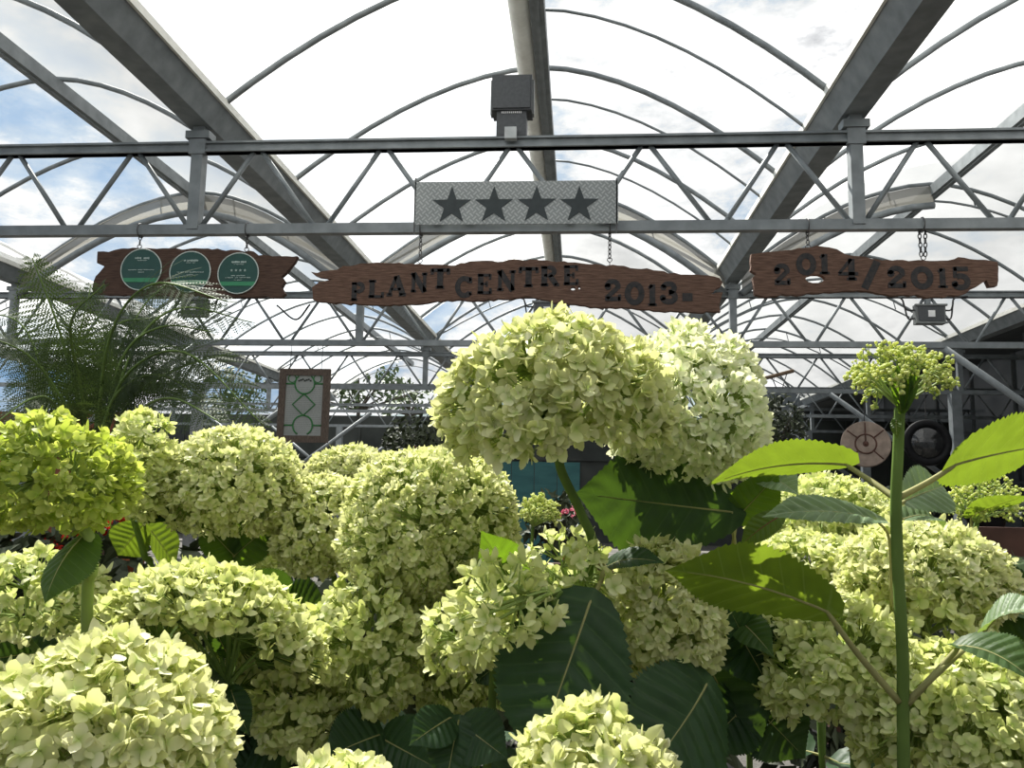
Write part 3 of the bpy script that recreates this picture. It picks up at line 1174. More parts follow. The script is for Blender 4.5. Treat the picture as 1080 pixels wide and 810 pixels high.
# --- round wooden and black discs hanging under the second truss on the right
def disc(px, py, Y, rpx, kind, label):
    c = aty(px, py, Y)
    r_ = (aty(px + rpx, py, Y) - c).length
    o = thing('wooden_disc' if kind == 'wood' else 'black_dish', label, 'disc' if kind == 'wood' else 'dish', c)
    ax = Vector((-.25, -1, .2)).normalized() if kind == 'wood' else Vector((-.05, -1, .05)).normalized()
    e1 = ax.cross(Vector((0, 0, 1))).normalized()
    e2 = e1.cross(ax)
    squ = 1

    def rev(prof, k=40):
        bb = MB()
        vs, fs = [], []
        for rr_, h in prof:
            for j in range(k):
                a = 2 * PI * j / k
                vs.append(c + (e1 * math.cos(a) + e2 * math.sin(a) * squ) * rr_ + ax * h)
        for i in range(len(prof) - 1):
            for j in range(k):
                fs.append((i * k + j, i * k + (j + 1) % k, (i + 1) * k + (j + 1) % k, (i + 1) * k + j))
        fs.append(tuple(range(k)))
        fs.append(tuple((len(prof) - 1) * k + j for j in range(k)))
        return bb.add(vs, fs)
    if kind == 'wood':
        rev([(r_ * .97, -.02), (r_, -.012), (r_, .012), (r_ * .97, .018)]).build('disc', 'disc_wood', o)
        for rr_ in (r_ * .42, r_ * .09):
            bb = MB()
            bb.tube([c + (e1 * math.cos(a) + e2 * math.sin(a)) * rr_ + ax * .019 for a in np.linspace(0, 2 * PI, 33)], .009, 6, cap=False)
            bb.build('ring', 'bench', o, True)
        for a in (PI * .5, PI * .78, PI * 1.25, PI * 1.75, PI * .22):
            bb = MB()
            d_ = e1 * math.cos(a) + e2 * math.sin(a)
            i0 = .12 if a == PI * .5 else .45
            bb.tube([c + d_ * r_ * i0 + ax * .019, c + d_ * r_ * .93 + ax * .019], .008, 6)
            bb.build('groove', 'bench', o, True)
        rev([(r_ * .08, .018), (r_ * .06, .04)]).build('hub', 'bench', o, True)
    else:
        rev([(r_ * .96, -.03), (r_, 0), (r_ * .97, .03), (r_ * .74, .035), (r_ * .70, .01), (r_ * .4, -.02), (r_ * .1, -.03)]).build('rim', 'black', o, True)
        rev([(r_ * .72, .0), (r_ * .62, .03), (r_ * .4, .05), (r_ * .12, .06)]).build('bowl', 'black_gloss', o, True)
    bb = MB()
    top = c + e2 * r_
    bb.tube([top, (top.x, T0 + TS if Y < T0 + TS + 1 else Y, CH_B - .03)], .005, 5)
    bb.build('hanging_wire', 'cord', o)


disc(913, 468.5, Y2, 25.5, 'wood', 'round weathered wooden disc with a central ring, hanging before the right wall')
disc(978, 467, Y2, 25.5, 'black', 'round black dish with a glossy centre, hanging beside the wooden disc')

a_, b_, c_ = aty(292, 322, Y2 - .05), aty(312, 337, Y2 - .05), aty(327, 321, Y2 - .05)
bb = MB()
bb.tube(smooth_path([a_, b_, c_], 8), .011, 6)
tag(bb.build('cable', 'cord', None, True), 'dark cable sagging in a loop from the second truss, right of the plaque board', 'cable')

# hanging basket chains right of the big flower head
for j, (px, py) in enumerate(((792, 382), (822, 398))):
    c = aty(px, py, T0 + 2 * TS)
    o = thing('hanging_hook', ('loop of chain hanging from the third truss, right of the white flower head', 'short wooden rod on cords hanging from the third truss, right of the chain loop')[j], 'hanging hook', c)
    bb = MB()
    if j == 0:
        chain(bb, (c.x - .05, c.y, CH_B - .03), (c.x + .12, c.y, c.z - .5), .09, .01)
        bb.build('chain', 'chain', o, True)
        bb = MB()
        bb.tube([(c.x + .12 + .06 * math.cos(a), c.y, c.z - .54 + .06 * math.sin(a)) for a in np.linspace(0, 2 * PI, 13)], .012, 6, cap=False)
        bb.build('ring', 'chain', o, True)
    else:
        z = aty(825, 397, T0 + 2 * TS).z
        bb.tube([(c.x - .02, c.y, CH_B - .03), (c.x - .12, c.y, z)], .008, 5)
        bb.tube([(c.x + .02, c.y, CH_B - .03), (c.x + .12, c.y, z + .06)], .008, 5)
        bb.build('hanging_cord', 'cord', o)
        bb = MB()
        bb.tube([(c.x - .22, c.y, z - .03), (c.x + .22, c.y, z + .09)], .03, 8)
        bb.build('rod', 'timber', o, True)

# ------------------------------------------------------------------ tree fern
def frond(path, wid, name_root, seed):
    r = np.random.default_rng(seed)
    P = smooth_path(path, 8)
    n = len(P)
    bb = MB()
    bb.tube(P, [.008 * (1 - .8 * k / (n - 1)) + .001 for k in range(n)], 6)
    ra = bb.build('rachis', 'stalk_dark', name_root, True)
    bb = MB()
    cum = [0]
    for k in range(1, n):
        cum.append(cum[-1] + (P[k] - P[k - 1]).length)
    Lt = cum[-1]
    m = 30
    vs, fs = [], []
    for q in range(m):
        s = .30 + .69 * q / (m - 1)
        tgt = s * Lt
        k = min(n - 2, max(0, int(np.searchsorted(cum, tgt)) - 1))
        p = P[k].lerp(P[k + 1], (tgt - cum[k]) / max(1e-9, cum[k + 1] - cum[k]))
        t = (P[k + 1] - P[k]).normalized()
        up = Vector((0, -.72, .70))
        sd = t.cross(up)
        if sd.length < .1:
            sd = t.orthogonal()
        sd.normalize()
        nn = sd.cross(t)
        env = math.sin(PI * min(1, (s - .20) / .80) ** .8) ** .8
        pl = wid * (.12 + .95 * env)
        for sg in (-1, 1):
            d = (sd * sg * .86 + t * .42 - Vector((0, 0, .22)) + nn * r.normal() * .12).normalized()
            d2 = (d - Vector((0, 0, .35))).normalized()
            nl = max(5, int(pl / .0125))
            w_ = d.cross(nn)
            for e in range(nl):
                f = (e + .5) / nl
                c = p + (d * f + (d2 - d) * f * f * .5) * pl
                ll = .025 * (1.05 - f * .8) * (wid / .16) + .004
                for s2 in (-1, 1):
                    td = (t * s2 * .9 + d * .5 - Vector((0, 0, .2))).normalized()
                    q0 = len(vs)
                    vs += [c - d * .0042, c + td * ll * .6 + d * .0034, c + td * ll, c + td * ll * .5 - d * .0046]
                    fs.append((q0, q0 + 1, q0 + 2, q0 + 3))
            q0 = len(vs)
            tipp = p + (d + (d2 - d) * .5) * pl
            vs += [p + w_ * .0012, p - w_ * .0012, tipp]
            fs.append((q0, q0 + 1, q0 + 2))
    bb.add(vs, fs)
    bb.build('leaflets', 'fern', ra)


FD = 3.75
fb = at(100, 500, FD)
fern = thing('tree_fern', 'dark green tree fern with spreading feathery fronds before the left column', 'tree fern', (fb.x, fb.y, 0))
bb = MB()
bb.tube([(fb.x, fb.y, 0), (fb.x + .02, fb.y, .6), (fb.x, fb.y, fb.z + .03)], [.11, .075, .06], 12)
bb.build('trunk', 'trunk', fern, True)
FR = [([(98, 495), (66, 360, -.1), (34, 272, -.2)], .15), ([(98, 495), (80, 390, .2), (96, 300, .4)], .15), ([(100, 495), (130, 400), (195, 372, -.15), (278, 449, -.3)], .17),
      ([(102, 495), (140, 370, .1), (190, 325, .2), (266, 340, .4)], .18), ([(100, 495), (115, 360, -.2), (160, 300, -.35), (240, 318, -.5)], .17),
      ([(96, 495), (70, 430, -.1), (30, 375, -.25), (-30, 350, -.4)], .16), ([(100, 495), (140, 420, .1), (190, 388, .25), (245, 372, .4)], .16),
      ([(97, 495), (50, 400, .2), (20, 340, .4), (-30, 330, .6)], .16), ([(100, 495), (118, 390, .3), (150, 325, .55), (175, 300, .7)], .15),
      ([(100, 495), (140, 440, -.2), (180, 420, -.4), (232, 445, -.55)], .15), ([(98, 495), (85, 410, -.3), (75, 340, -.5), (110, 300, -.6)], .14),
      ([(100, 495), (135, 400, .4), (180, 365, .7), (225, 395, .9)], .16), ([(97, 495), (60, 430, -.4), (35, 420, -.5), (-10, 450, -.7)], .15),
      ([(100, 495), (120, 420, 0), (165, 395, .0), (215, 420, .05)], .15), ([(100, 495), (128, 380, .1), (170, 345, .1), (225, 350, .1)], .16),
      ([(99, 495), (105, 400, .15), (120, 345, .2), (165, 335, .25)], .15)]
for k, (pp_, w_) in enumerate(FR):
    frond([at(p[0], p[1], FD + (p[2] if len(p) > 2 else 0)) for p in pp_], w_ * 1.28, fern, 20 + k)

# ------------------------------------------------------------------ background things
def bg_shrub(px, py, Y, rad, label, mat='leaf_shrub', n=700, ls=.05, seed=1, squash=(1, .8, 1)):
    c = aty(px, py, Y)
    o = thing('potted_shrub', label, 'shrub', (c.x, Y, 0))
    bb = MB()
    bb.lathe((c.x, Y, 0), [(.0, .0), (.17, 0), (.22, .38), (.24, .4), (.2, .4), (.19, .36), (0, .36)], 18)
    bb.build('pot', 'black', o, True)
    bb = MB()
    bb.tube([(c.x, Y, .3), (c.x + .03, Y, c.z * .6), (c.x, Y, c.z)], [.03, .022, .012], 7)
    r = np.random.default_rng(seed)
    for _ in range(10):
        e = c + Vector(r.normal(size=3)).normalized() * rad * .7
        bb.tube([(c.x, Y, max(.45, c.z - rad * .8)), e], [.012, .004], 5)
    bb.build('stem', 'bark', o, True)
    bb = MB()
    leaf_cloud(bb, c, rad, n, ls, seed, squash)
    bb.build('foliage', mat, o)


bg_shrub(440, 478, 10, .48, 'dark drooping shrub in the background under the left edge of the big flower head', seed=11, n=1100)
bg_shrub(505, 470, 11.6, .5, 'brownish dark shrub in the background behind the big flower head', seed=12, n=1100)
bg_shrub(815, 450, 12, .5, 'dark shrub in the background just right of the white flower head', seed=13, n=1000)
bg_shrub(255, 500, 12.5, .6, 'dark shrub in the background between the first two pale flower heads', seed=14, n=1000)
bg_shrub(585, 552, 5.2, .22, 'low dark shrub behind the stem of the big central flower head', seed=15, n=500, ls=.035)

# teal timber screen
a, c_ = aty(492, 486, 7), aty(612, 486, 7)
o = thing('timber_screen', 'teal painted plank screen in the background behind the big flower head', 'screen', ((a.x + c_.x) / 2, 7, 0))
ww = (c_.x - a.x) / 5
for k in range(5):
    bb = MB()
    bb.box((a.x + ww * (k + .5), 7, a.z / 2), (ww - .006, .03, a.z))
    bb.build('plank', 'teal', o)
bb = MB()
bb.box(((a.x + c_.x) / 2, 7.03, a.z * .8), (c_.x - a.x, .03, .08))
bb.build('rail', 'teal', o)
# rust timber boards on the left and centre
def panel(x0, y0, x1, Y, label):
    a, c_ = aty(x0, y0, Y), aty(x1, y0, Y)
    o = thing('display_panel', label, 'panel', ((a.x + c_.x) / 2, Y, 0))
    n = 4
    h = (a.z - .5) / n
    for k in range(n):
        bb = MB()
        bb.box(((a.x + c_.x) / 2, Y, .5 + h * (k + .5)), (c_.x - a.x, .04, h - .012))
        bb.build('plank', 'rust', o)
    for x in (a.x + .08, c_.x - .08):
        bb = MB()
        bb.box((x, Y + .05, a.z / 2), (.08, .06, a.z))
        bb.build('post', 'bench', o)


panel(-40, 433, 128, 10.4, 'rust brown plank panel in the background behind the tree fern')
panel(428, 470, 452, 15, 'small rust brown panel far back, left of the big flower head')

# benches with red flowers on the left
def bench(xa, xb, Y, z, label, depth=.5):
    o = thing('plant_bench', label, 'bench', ((xa + xb) / 2, Y, 0))
    for k in range(4):
        bb = MB()
        bb.box(((xa + xb) / 2, Y - depth / 2 + (k + .5) * depth / 4, z - .02), (xb - xa, depth / 4 - .01, .04))
        bb.build('slat', 'bench', o)
    bb = MB()
    bb.box(((xa + xb) / 2, Y - depth / 2 - .02, z - .03), (xb - xa, .03, .14))
    bb.build('front_board', 'bench', o)
    for x in (xa + .06, xb - .06):
        for y in (Y - depth / 2 + .05, Y + depth / 2 - .05):
            bb = MB()
            bb.box((x, y, (z - .04) / 2), (.06, .06, z - .04))
            bb.build('leg', 'bench', o)


BZ = 1.02
bench(-1.9, -.55, 3.1, .92, 'dark slatted plant bench at the left behind the flower heads')
bench(1.05, 3.6, 3.6, 1.16, 'dark red brown plant bench at the right edge behind the flowers')


def flower_pot(px, py, Y, zb, label, fm='red', n=26, pot='terracotta'):
    c = aty(px, py, Y)
    o = thing('potted_flower', label, 'potted flower', (c.x, Y, zb), 'small potted flowers on the benches')
    h = .10
    bb = MB()
    bb.lathe((c.x, Y, zb), [(0, 0), (.045, 0), (.06, h * .8), (.066, h * .8), (.066, h), (.055, h), (.05, h * .85), (0, h * .85)], 18)
    bb.build('pot', pot, o, True)
    bb = MB()
    leaf_cloud(bb, (c.x, Y, zb + h + .05), .08, 90, .03, int(px))
    bb.build('foliage', 'leaf_shrub', o)
    r = np.random.default_rng(int(px))
    bb = MB()
    for _ in range(n):
        p = Vector((c.x, Y, max(zb + h + .05, c.z))) + Vector((r.normal() * .032, r.normal() * .03, r.normal() * .014))
        leaf_cloud(bb, p, .012, 7, .013, r.integers(1e6))
    bb.build('blossom', fm, o)


flower_pot(101, 557, 3.05, .921, 'red flowering pot plant seen below the lime flower head at left')
flower_pot(139, 546, 3.2, .921, 'red flowering pot plant seen beside the stem behind, at left')
flower_pot(52, 575, 2.95, .921, 'red flowering pot plant mostly hidden by the lime flower head')
flower_pot(604, 540, 4.6, .902, 'pink flowering pot plant far behind the stem of the central flower head', 'pink', 9)
bench(-.6, .5, 4.6, .9, 'dark slatted plant bench in the background behind the central stem')

c = aty(293, 556, 3.0)
o = thing('terracotta_pot', 'orange terracotta pot between the pale left flower head and its neighbour', 'pot', (c.x, 3, .92))
bb = MB()
bb.lathe((c.x, 3, .92), [(0, 0), (.05, 0), (.068, .2), (.076, .2), (.076, .25), (.066, .25), (.06, .2), (0, .2)], 20)
bb.build('body', 'terracotta', o, True)
bb = MB()
bb.lathe((c.x, 3, 1.12), [(.061, .0), (0, .01)], 20)
bb.build('soil', 'soil', o)
for k in range(5):
    x = 1.35 + k * .33
    o = thing('bench_plant', 'low dark green plant on the right bench, %s from its left end' % ORD[k], 'bench plant', (x, 3.6, 1.161), 'low plants on the right bench')
    bb = MB()
    bb.lathe((x, 3.6, 1.161), [(0, 0), (.06, 0), (.08, .09), (.075, .09), (0, .08)], 16)
    bb.build('pot', 'black', o, True)
    bb = MB()
    leaf_cloud(bb, (x, 3.6, 1.28), .14, 260, .03, 70 + k, (1.1, .9, .5))
    bb.build('foliage', 'leaf_shrub', o)
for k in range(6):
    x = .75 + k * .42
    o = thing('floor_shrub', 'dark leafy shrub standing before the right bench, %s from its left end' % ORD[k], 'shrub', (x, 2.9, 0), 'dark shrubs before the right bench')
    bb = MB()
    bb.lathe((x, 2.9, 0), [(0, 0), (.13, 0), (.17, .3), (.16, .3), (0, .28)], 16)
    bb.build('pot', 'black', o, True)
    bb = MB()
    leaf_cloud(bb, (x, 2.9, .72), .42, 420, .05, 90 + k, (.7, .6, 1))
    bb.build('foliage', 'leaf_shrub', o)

for k in range(9):  # shrub row added to darken the midground behind the flower bed
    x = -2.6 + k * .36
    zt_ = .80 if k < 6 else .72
    o = thing('floor_shrub', 'dark leafy shrub added to darken the gap behind the flower bed, %s from the left' % ORD[k], 'shrub', (x, 2.62, 0), 'dark shrubs added behind the flower bed')
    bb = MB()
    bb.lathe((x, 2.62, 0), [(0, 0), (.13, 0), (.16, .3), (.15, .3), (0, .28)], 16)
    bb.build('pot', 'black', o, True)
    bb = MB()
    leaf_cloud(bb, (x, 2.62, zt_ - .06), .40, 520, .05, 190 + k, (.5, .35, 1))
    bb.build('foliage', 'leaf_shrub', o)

# ------------------------------------------------------------------ hydrangeas
SOIL = .45
o = thing('planting_bed', 'raised timber planting bed below the hydrangeas', 'planting bed', (0, 1.0, 0))
for x0, y0, x1, y1 in ((-1.5, .3, 1.5, .3), (-1.5, 2.3, 1.5, 2.3), (-1.5, .3, -1.5, 2.3), (1.5, .3, 1.5, 2.3)):
    bb = MB()
    bb.bar((x0, y0, .235), (x1, y1, .235), .05, .47)
    bb.build('side_board', 'timber', o)
bb = MB()
bb.box((0, 1.3, SOIL / 2), (2.94, 1.94, SOIL))
bb.build('soil', 'soil', o)


def floret_template(nu=4):
    """four broad sepals; returns xy, cup height basis, u, faces"""
    us = np.array([.04, .30, .60, .86, 1.0])
    hw = np.array([.07, .34, .44, .28, .03])
    xs, ys, uu, zz, vv = [], [], [], [], []
    fs = []
    for p in range(4):
        a = p * PI / 2
        for i, (u, w) in enumerate(zip(us, hw)):
            for j, v in enumerate((-1, 0, 1)):
                rr_ = u if j == 1 else u * .95
                x, y = rr_, v * w
                xs.append(x * math.cos(a) - y * math.sin(a))
                ys.append(x * math.sin(a) + y * math.cos(a))
                uu.append(u)
                vv.append(v * w)
                zz.append(u ** 2 + (.22 * abs(v) * w) - .08 * (1 - abs(v)) * u)
        b0 = p * 15
        for i in range(4):
            for j in range(2):
                q = b0 + i * 3 + j
                fs.append((q, q + 1, q + 4, q + 3))
    return np.array(xs), np.array(ys), np.array(zz), np.array(uu), np.array(vv), np.array(fs)


FX, FY, FZ, FU, FV, FF = floret_template()


def rot_to(n):
    """frames (k,3,3) taking z to n"""
    n = n / np.linalg.norm(n, axis=1, keepdims=True)
    ref = np.where(np.abs(n[:, 2:3]) < .9, np.array([[0, 0, 1.]]), np.array([[1., 0, 0]]))
    x = np.cross(ref, n)
    x /= np.linalg.norm(x, axis=1, keepdims=True)
    y = np.cross(n, x)
    return x, y, n


def florets(pos, nor, size, r, cup=(.05, .55), tint_lo=0., tint_hi=1.):
    k = len(pos)
    x, y, z = rot_to(nor)
    a = r.random(k) * 2 * PI
    ca, sa = np.cos(a)[:, None], np.sin(a)[:, None]
    x2 = x * ca + y * sa
    y2 = -x * sa + y * ca
    sz = size * (.78 + .44 * r.random(k)) * .5
    cp = cup[0] + (cup[1] - cup[0]) * r.random(k)
    # petals vary: each quarter gets its own cup and length
    pc = np.repeat(r.normal(0, .16, (k, 4)), 15, axis=1)
    pl = np.repeat(1 + r.normal(0, .08, (k, 4)), 15, axis=1)
    lx, ly = FX[None] * pl, FY[None] * pl
    # every sepal tilts, twists and curls a little differently
    tw = np.repeat(r.normal(0, .55, (k, 4)), 15, axis=1)
    cu = np.repeat(r.normal(0, .30, (k, 4)), 15, axis=1)
    lz = FZ[None] * (cp[:, None] + pc) + tw * FV[None] + cu * (FU * FU * FU)[None]
    V = pos[:, None, :] + sz[:, None, None] * (lx[..., None] * x2[:, None, :] + ly[..., None] * y2[:, None, :] + lz[..., None] * z[:, None, :])
    m = len(FX)
    faces = (FF[None] + (np.arange(k) * m)[:, None, None]).reshape(-1, 4)
    tint = np.zeros((k, m, 3))
    tint[..., 0] = (tint_lo + (tint_hi - tint_lo) * r.random(k))[:, None]
    tint[..., 1] = np.clip(FU * 2.2 + .05, 0, 1)[None]
    return V.reshape(-1, 3), faces, tint.reshape(-1, 3)


def stalks(bb, segs):
    """segs: list of (a,b,r0,r1) thin 3 sided tubes, vectorised"""
    A = np.array([s[0] for s in segs], float)
    B = np.array([s[1] for s in segs], float)
    r0 = np.array([s[2] for s in segs])
    r1 = np.array([s[3] for s in segs])
    x, y, z = rot_to(B - A + 1e-9)
    V = []
    for P, R_ in ((A, r0), (B, r1)):
        for j in range(4):
            a = j * PI / 2
            V.append(P + (x * math.cos(a) + y * math.sin(a)) * R_[:, None])
    V = np.stack(V, 1)
    k = len(A)
    base = np.array([(j, (j + 1) % 4, 4 + (j + 1) % 4, 4 + j) for j in range(4)])
    Fc = (base[None] + (np.arange(k) * 8)[:, None, None]).reshape(-1, 4)
    bb.add(V.reshape(-1, 3), Fc.tolist())


def make_head(root, c, R3, axis, n, fs, mat, seed, thmax=110, inner=.35, lump=.05, cup=(-.05, .8), keep=None, jit=.48, stalk='stalk', base=None, gap=0., under=.6):
    """an umbel of florets over an ellipsoid cap; R3 = (rx, rz along axis); returns the head base point"""
    r = np.random.default_rng(seed)
    rx, rz = R3
    axis = Vector(axis).normalized()
    e1 = axis.orthogonal().normalized()
    e2 = axis.cross(e1)
    E = np.array([e1, e2, axis])
    c = np.array(c)
    ct = math.cos(math.radians(thmax))
    i = np.arange(n) + .5
    cz = 1 - (1 - ct) * i / n
    ph = i * 2.399963 + r.normal(0, .25, n)
    cz = np.clip(cz + r.normal(0, .03, n), -1, 1)
    st = np.sqrt(1 - cz ** 2)
    U = np.stack([st * np.cos(ph), st * np.sin(ph), cz], 1)
    # lumps: the little cymes that make up the head
    K = 26
    cl = r.normal(size=(K, 3))
    cl[:, 2] = np.abs(cl[:, 2]) - .3
    cl /= np.linalg.norm(cl, axis=1, keepdims=True)
    dd = (U @ cl.T).max(1)
    bulge = 1 + lump * (np.clip((dd - .86) / .14, 0, 1) - .5) * 2 + r.normal(0, .018, n)
    drop = r.random(n) < gap * np.clip((.97 - dd) / .06, 0, 1)
    rad = np.where((U[:, 2] < 0), 1 - under * .35 * U[:, 2] ** 2, 1)
    P = U * np.array([rx, rx, rz]) * (bulge * rad)[:, None]
    inn = r.random(n) < inner
    P = np.where(inn[:, None], P * (.80 + .1 * r.random(n))[:, None], P)
    nor = U / np.array([rx, rx, rz])
    nor /= np.linalg.norm(nor, axis=1, keepdims=True)
    nor = nor + np.array([0, 0, .12]) + r.normal(0, jit, (n, 3))
    ok = ~drop
    P, nor = P[ok], nor[ok]
    W = P @ E + c
    Nw = nor @ E
    if keep is not None:
        kk = np.array([keep(w) for w in W])
        W, Nw = W[kk], Nw[kk]
    bb = MB()
    V, Fc, T = florets(W, Nw, fs, r, cup)
    bb.add(V, Fc.tolist(), T)
    hd = bb.build('flower_head', mat, root, True)
    # stalks
    bp = np.array(c) - np.array(axis) * rz * .55 if base is None else np.array(base)
    nodes = []
    segs = []
    for q in range(min(K, 16)):
        d = cl[q] * np.array([rx, rx, rz]) * .55
        if cl[q][2] < -.25:
            continue
        m = d @ E + c
        mid = bp * .45 + m * .55 + np.array(axis) * rz * .03
        segs.append((bp, mid, .0024, .0019))
        segs.append((mid, m, .0019, .0014))
        nodes.append(m)
    nodes = np.array(nodes)
    Q = W - Nw / np.linalg.norm(Nw, axis=1, keepdims=True) * fs * .06
    j = ((Q[:, None, :] - nodes[None]) ** 2).sum(2).argmin(1)
    for q, jj in zip(Q, j):
        m = nodes[jj]
        segs.append((m, q, .0009, .0006))
    bb = MB()
    stalks(bb, segs)
    bb.build('flower_stalks', stalk, root)
    return Vector(bp)


def leaf_obj(root, B, T, W, nrm, mat='leaf', bend=.08, fold=.15, quilt=.035, petiole=None, prad=.0025, pmat_='petiole', wave=.03, seed=0, twist=0., label=None, peak=.38):
    B, T = Vector(B), Vector(T)
    r = np.random.default_rng(seed + 1000)
    a = T - B
    Ln = a.length
    a.normalize()
    nrm = Vector(nrm)
    s = a.cross(nrm).normalized()
    n = s.cross(a).normalized()
    nu, nv = 56, 12
    vs, tt, fs = [], [], []
    ph = r.random() * 6
    pk = math.log(.5) / math.log(peak)
    for i in range(nu + 1):
        u = i / nu
        f = math.sin(PI * u ** pk) ** (.52 + .55 * u) if 0 < u < 1 else 0
        f *= (1 - .25 * max(0, u - .7) / .3)
        ser = 1 + (.045 if i % 2 else -.04)
        tw = twist * (u - .3)
        ct_, st_ = math.cos(tw), math.sin(tw)
        for j in range(-nv // 2, nv // 2 + 1):
            v = j / (nv / 2)
            edge = abs(v) ** 6
            hw = W / 2 * f * (1 + (ser - 1) * edge)
            uu = u + .10 * abs(v) * (1 - abs(v) * .3) * u * (1 - u) * 2 - .10 * abs(v) ** 2 * (1 - u) ** 6
            fr = ((u - .16 * abs(v)) * 8) % 1
            q = quilt * W * math.sin(PI * fr) * (1 - .6 * edge) * min(1, f * 1.3) * min(1, abs(v) * 4)
            x = v * hw
            z = fold * abs(v) * hw + 4 * bend * Ln * u * (1 - u) - bend * Ln * u * u * .8 + q + wave * W * math.sin(u * 9 + ph + (0 if v > 0 else 2)) * abs(v) ** 2 * f * .5
            p = B + a * (uu * Ln) + s * (x * ct_ - z * st_) + n * (z * ct_ + x * st_)
            vs.append(p)
            tt.append((u, abs(v) * f * .999 + .001, r.random()))
    m = nv + 1
    for i in range(nu):
        for j in range(nv):
            fs.append((i * m + j, i * m + j + 1, (i + 1) * m + j + 1, (i + 1) * m + j))
    bb = MB()
    bb.add(vs, fs, tt)
    o = bb.build('leaf', mat, root, True)
    if label:
        o['label'] = label
    bb = MB()
    # raised midrib with petiole
    mid = [Vector(vs[i * m + nv // 2]) for i in range(0, nu - 6, 2)]
    pts = mid
    if petiole:
        pts = smooth_path([Vector(p) for p in petiole] + [mid[0]], 6)[:-1] + mid
    kk = len(pts)
    npet = kk - len(mid)
    bb.tube(pts, [prad * (1 - .3 * q / max(1, npet)) if q < npet else prad * .42 * (1 - .8 * (q - npet) / len(mid)) for q in range(kk)], 7)
    bb.build('leaf_stalk', pmat_, o, True)
    return o


def stem_obj(root, pts, r0=.0045, r1=.0038, mat='stem', nodes=()):
    P = smooth_path(pts, 8)
    n = len(P)
    bb = MB()
    bb.tube(P, [r0 + (r1 - r0) * k / (n - 1) for k in range(n)], 9)
    for q in nodes:
        q = Vector(q)
        bb.tube([q + Vector((0, 0, -.008)), q, q + Vector((0, 0, .008))], [r1, r1 * 1.35, r1], 9)
    return bb.build('stem', mat, root, True)


HG = 'hydrangea flower stems'


def hydrangea(label, px, py, d, w, h, n, fs, mat='petal', axis=(0, 0, 1), seed=1, stem=None, stem_r=(.005, .004), auto=2, leafmat='leaf_shaded', stem_mat='stem', foot=None, headkw=None):
    """one flower stem: head centred at pixel (px,py) and depth d, w x h pixels"""
    c = at(px, py, d)
    rx, rz = w / 2 * d / F, h / 2 * d / F
    axis = Vector(axis).normalized()
    kw = dict(headkw or {})
    bp = c - axis * rz * .5
    mids = [at(*q) for q in (stem or [])]
    last = mids[-1] if mids else bp
    r = np.random.default_rng(seed)
    fx = foot if foot else (max(-1.35, min(1.35, last.x + r.normal() * .04)), max(.42, min(2.15, last.y + .04 + r.normal() * .05)))
    ft = Vector((fx[0], fx[1], SOIL))
    root = thing('hydrangea', label, 'hydrangea', ft, HG)
    if kw.get('base') is None:
        kw['base'] = bp
    bp = Vector(kw['base'])
    make_head(root, c, (rx, rz), axis, n, fs, mat, seed, **kw)
    low = last.lerp(ft, .45) + Vector((0, 0, 0))
    stem_obj(root, [ft, low] + mids[::-1] + [bp], stem_r[0], stem_r[1], stem_mat)
    # pairs of leaves lower down the stem
    for k in range(auto):
        t = .25 + .5 * k / max(1, auto)
        p = last.lerp(ft, t)
        a = r.random() * 2 * PI
        for s in (0, PI):
            dr = Vector((math.cos(a + s), math.sin(a + s) * .8, .15 - .35 * r.random())).normalized()
            ln = .10 + .05 * r.random()
            q = p + dr * .025
            leaf_obj(root, q, q + dr * ln, ln * .72, Vector((0, -.35, 1)), leafmat, bend=.10, petiole=[p], seed=seed * 10 + k * 2 + (s > 0), prad=.002)
    return root


# --- main heads
h = hydrangea('huge pale green dome flower head in the centre, leaning left on a bare stem', 585, 432, 0.85, 226, 182, 1100, 0.0212, 'petal', (-.12, -.10, 1), 11,
              stem=[(592, 497, .85), (612, 540, .86), (626, 580, .87), (618, 650, .88)], auto=1, stem_r=(.0055, .0048),
              headkw=dict(thmax=118, lump=.07, gap=.25, inner=.3, jit=.4, cup=(.0, .7)))
h2 = hydrangea('large creamy white flower head behind the central one, at its right', 722, 446, 1.0, 168, 200, 1350, 0.019, 'petal_white', (.15, .05, 1), 12,
               stem=[(715, 560, 1.02), (700, 640, 1.02)], auto=1, headkw=dict(thmax=140, lump=.12, gap=.3, jit=.5))
h3 = hydrangea('round cream flower head at left, right of the lime one', 245, 519, 1.15, 146, 130, 1450, 0.015, 'petal', (0, 0, 1), 13,
               stem=[(248, 575, 1.16), (247, 620, 1.17)], auto=1, headkw=dict(thmax=140, lump=.04, jit=.38))
hydrangea('big cream flower head left of centre, largest of the overlapping group of three', 456, 564, 1.05, 186, 182, 2100, 0.0142, 'petal', (.05, 0, 1), 14,
          stem=[(470, 650, 1.07)], auto=1, headkw=dict(thmax=145, lump=.05, jit=.4))
hydrangea('cream flower head tucked against the left of the largest grouped one', 345, 565, 1.15, 106, 122, 1200, 0.014, 'petal', (-.1, 0, 1), 15,
          stem=[(352, 640, 1.16)], auto=1, headkw=dict(thmax=140, lump=.05, jit=.4))
hydrangea('small cream flower head peeping over the back of the grouped heads', 370, 502, 1.5, 92, 60, 900, 0.015, 'petal', (0, 0, 1), 16,
          stem=[(372, 560, 1.5)], auto=0, headkw=dict(thmax=120, lump=.04))
h7 = hydrangea('lime green young flower head at the far left edge', 54, 512, 0.8, 152, 140, 800, 0.015, 'petal_lime', (.1, 0, 1), 17,
               stem=[(90, 560, .79), (97, 600, .79), (92, 655, .8)], auto=0, stem_r=(.0058, .0052), stem_mat='stalk', headkw=dict(thmax=140, lump=.08, gap=.35, jit=.55, cup=(.2, .9), inner=.4))
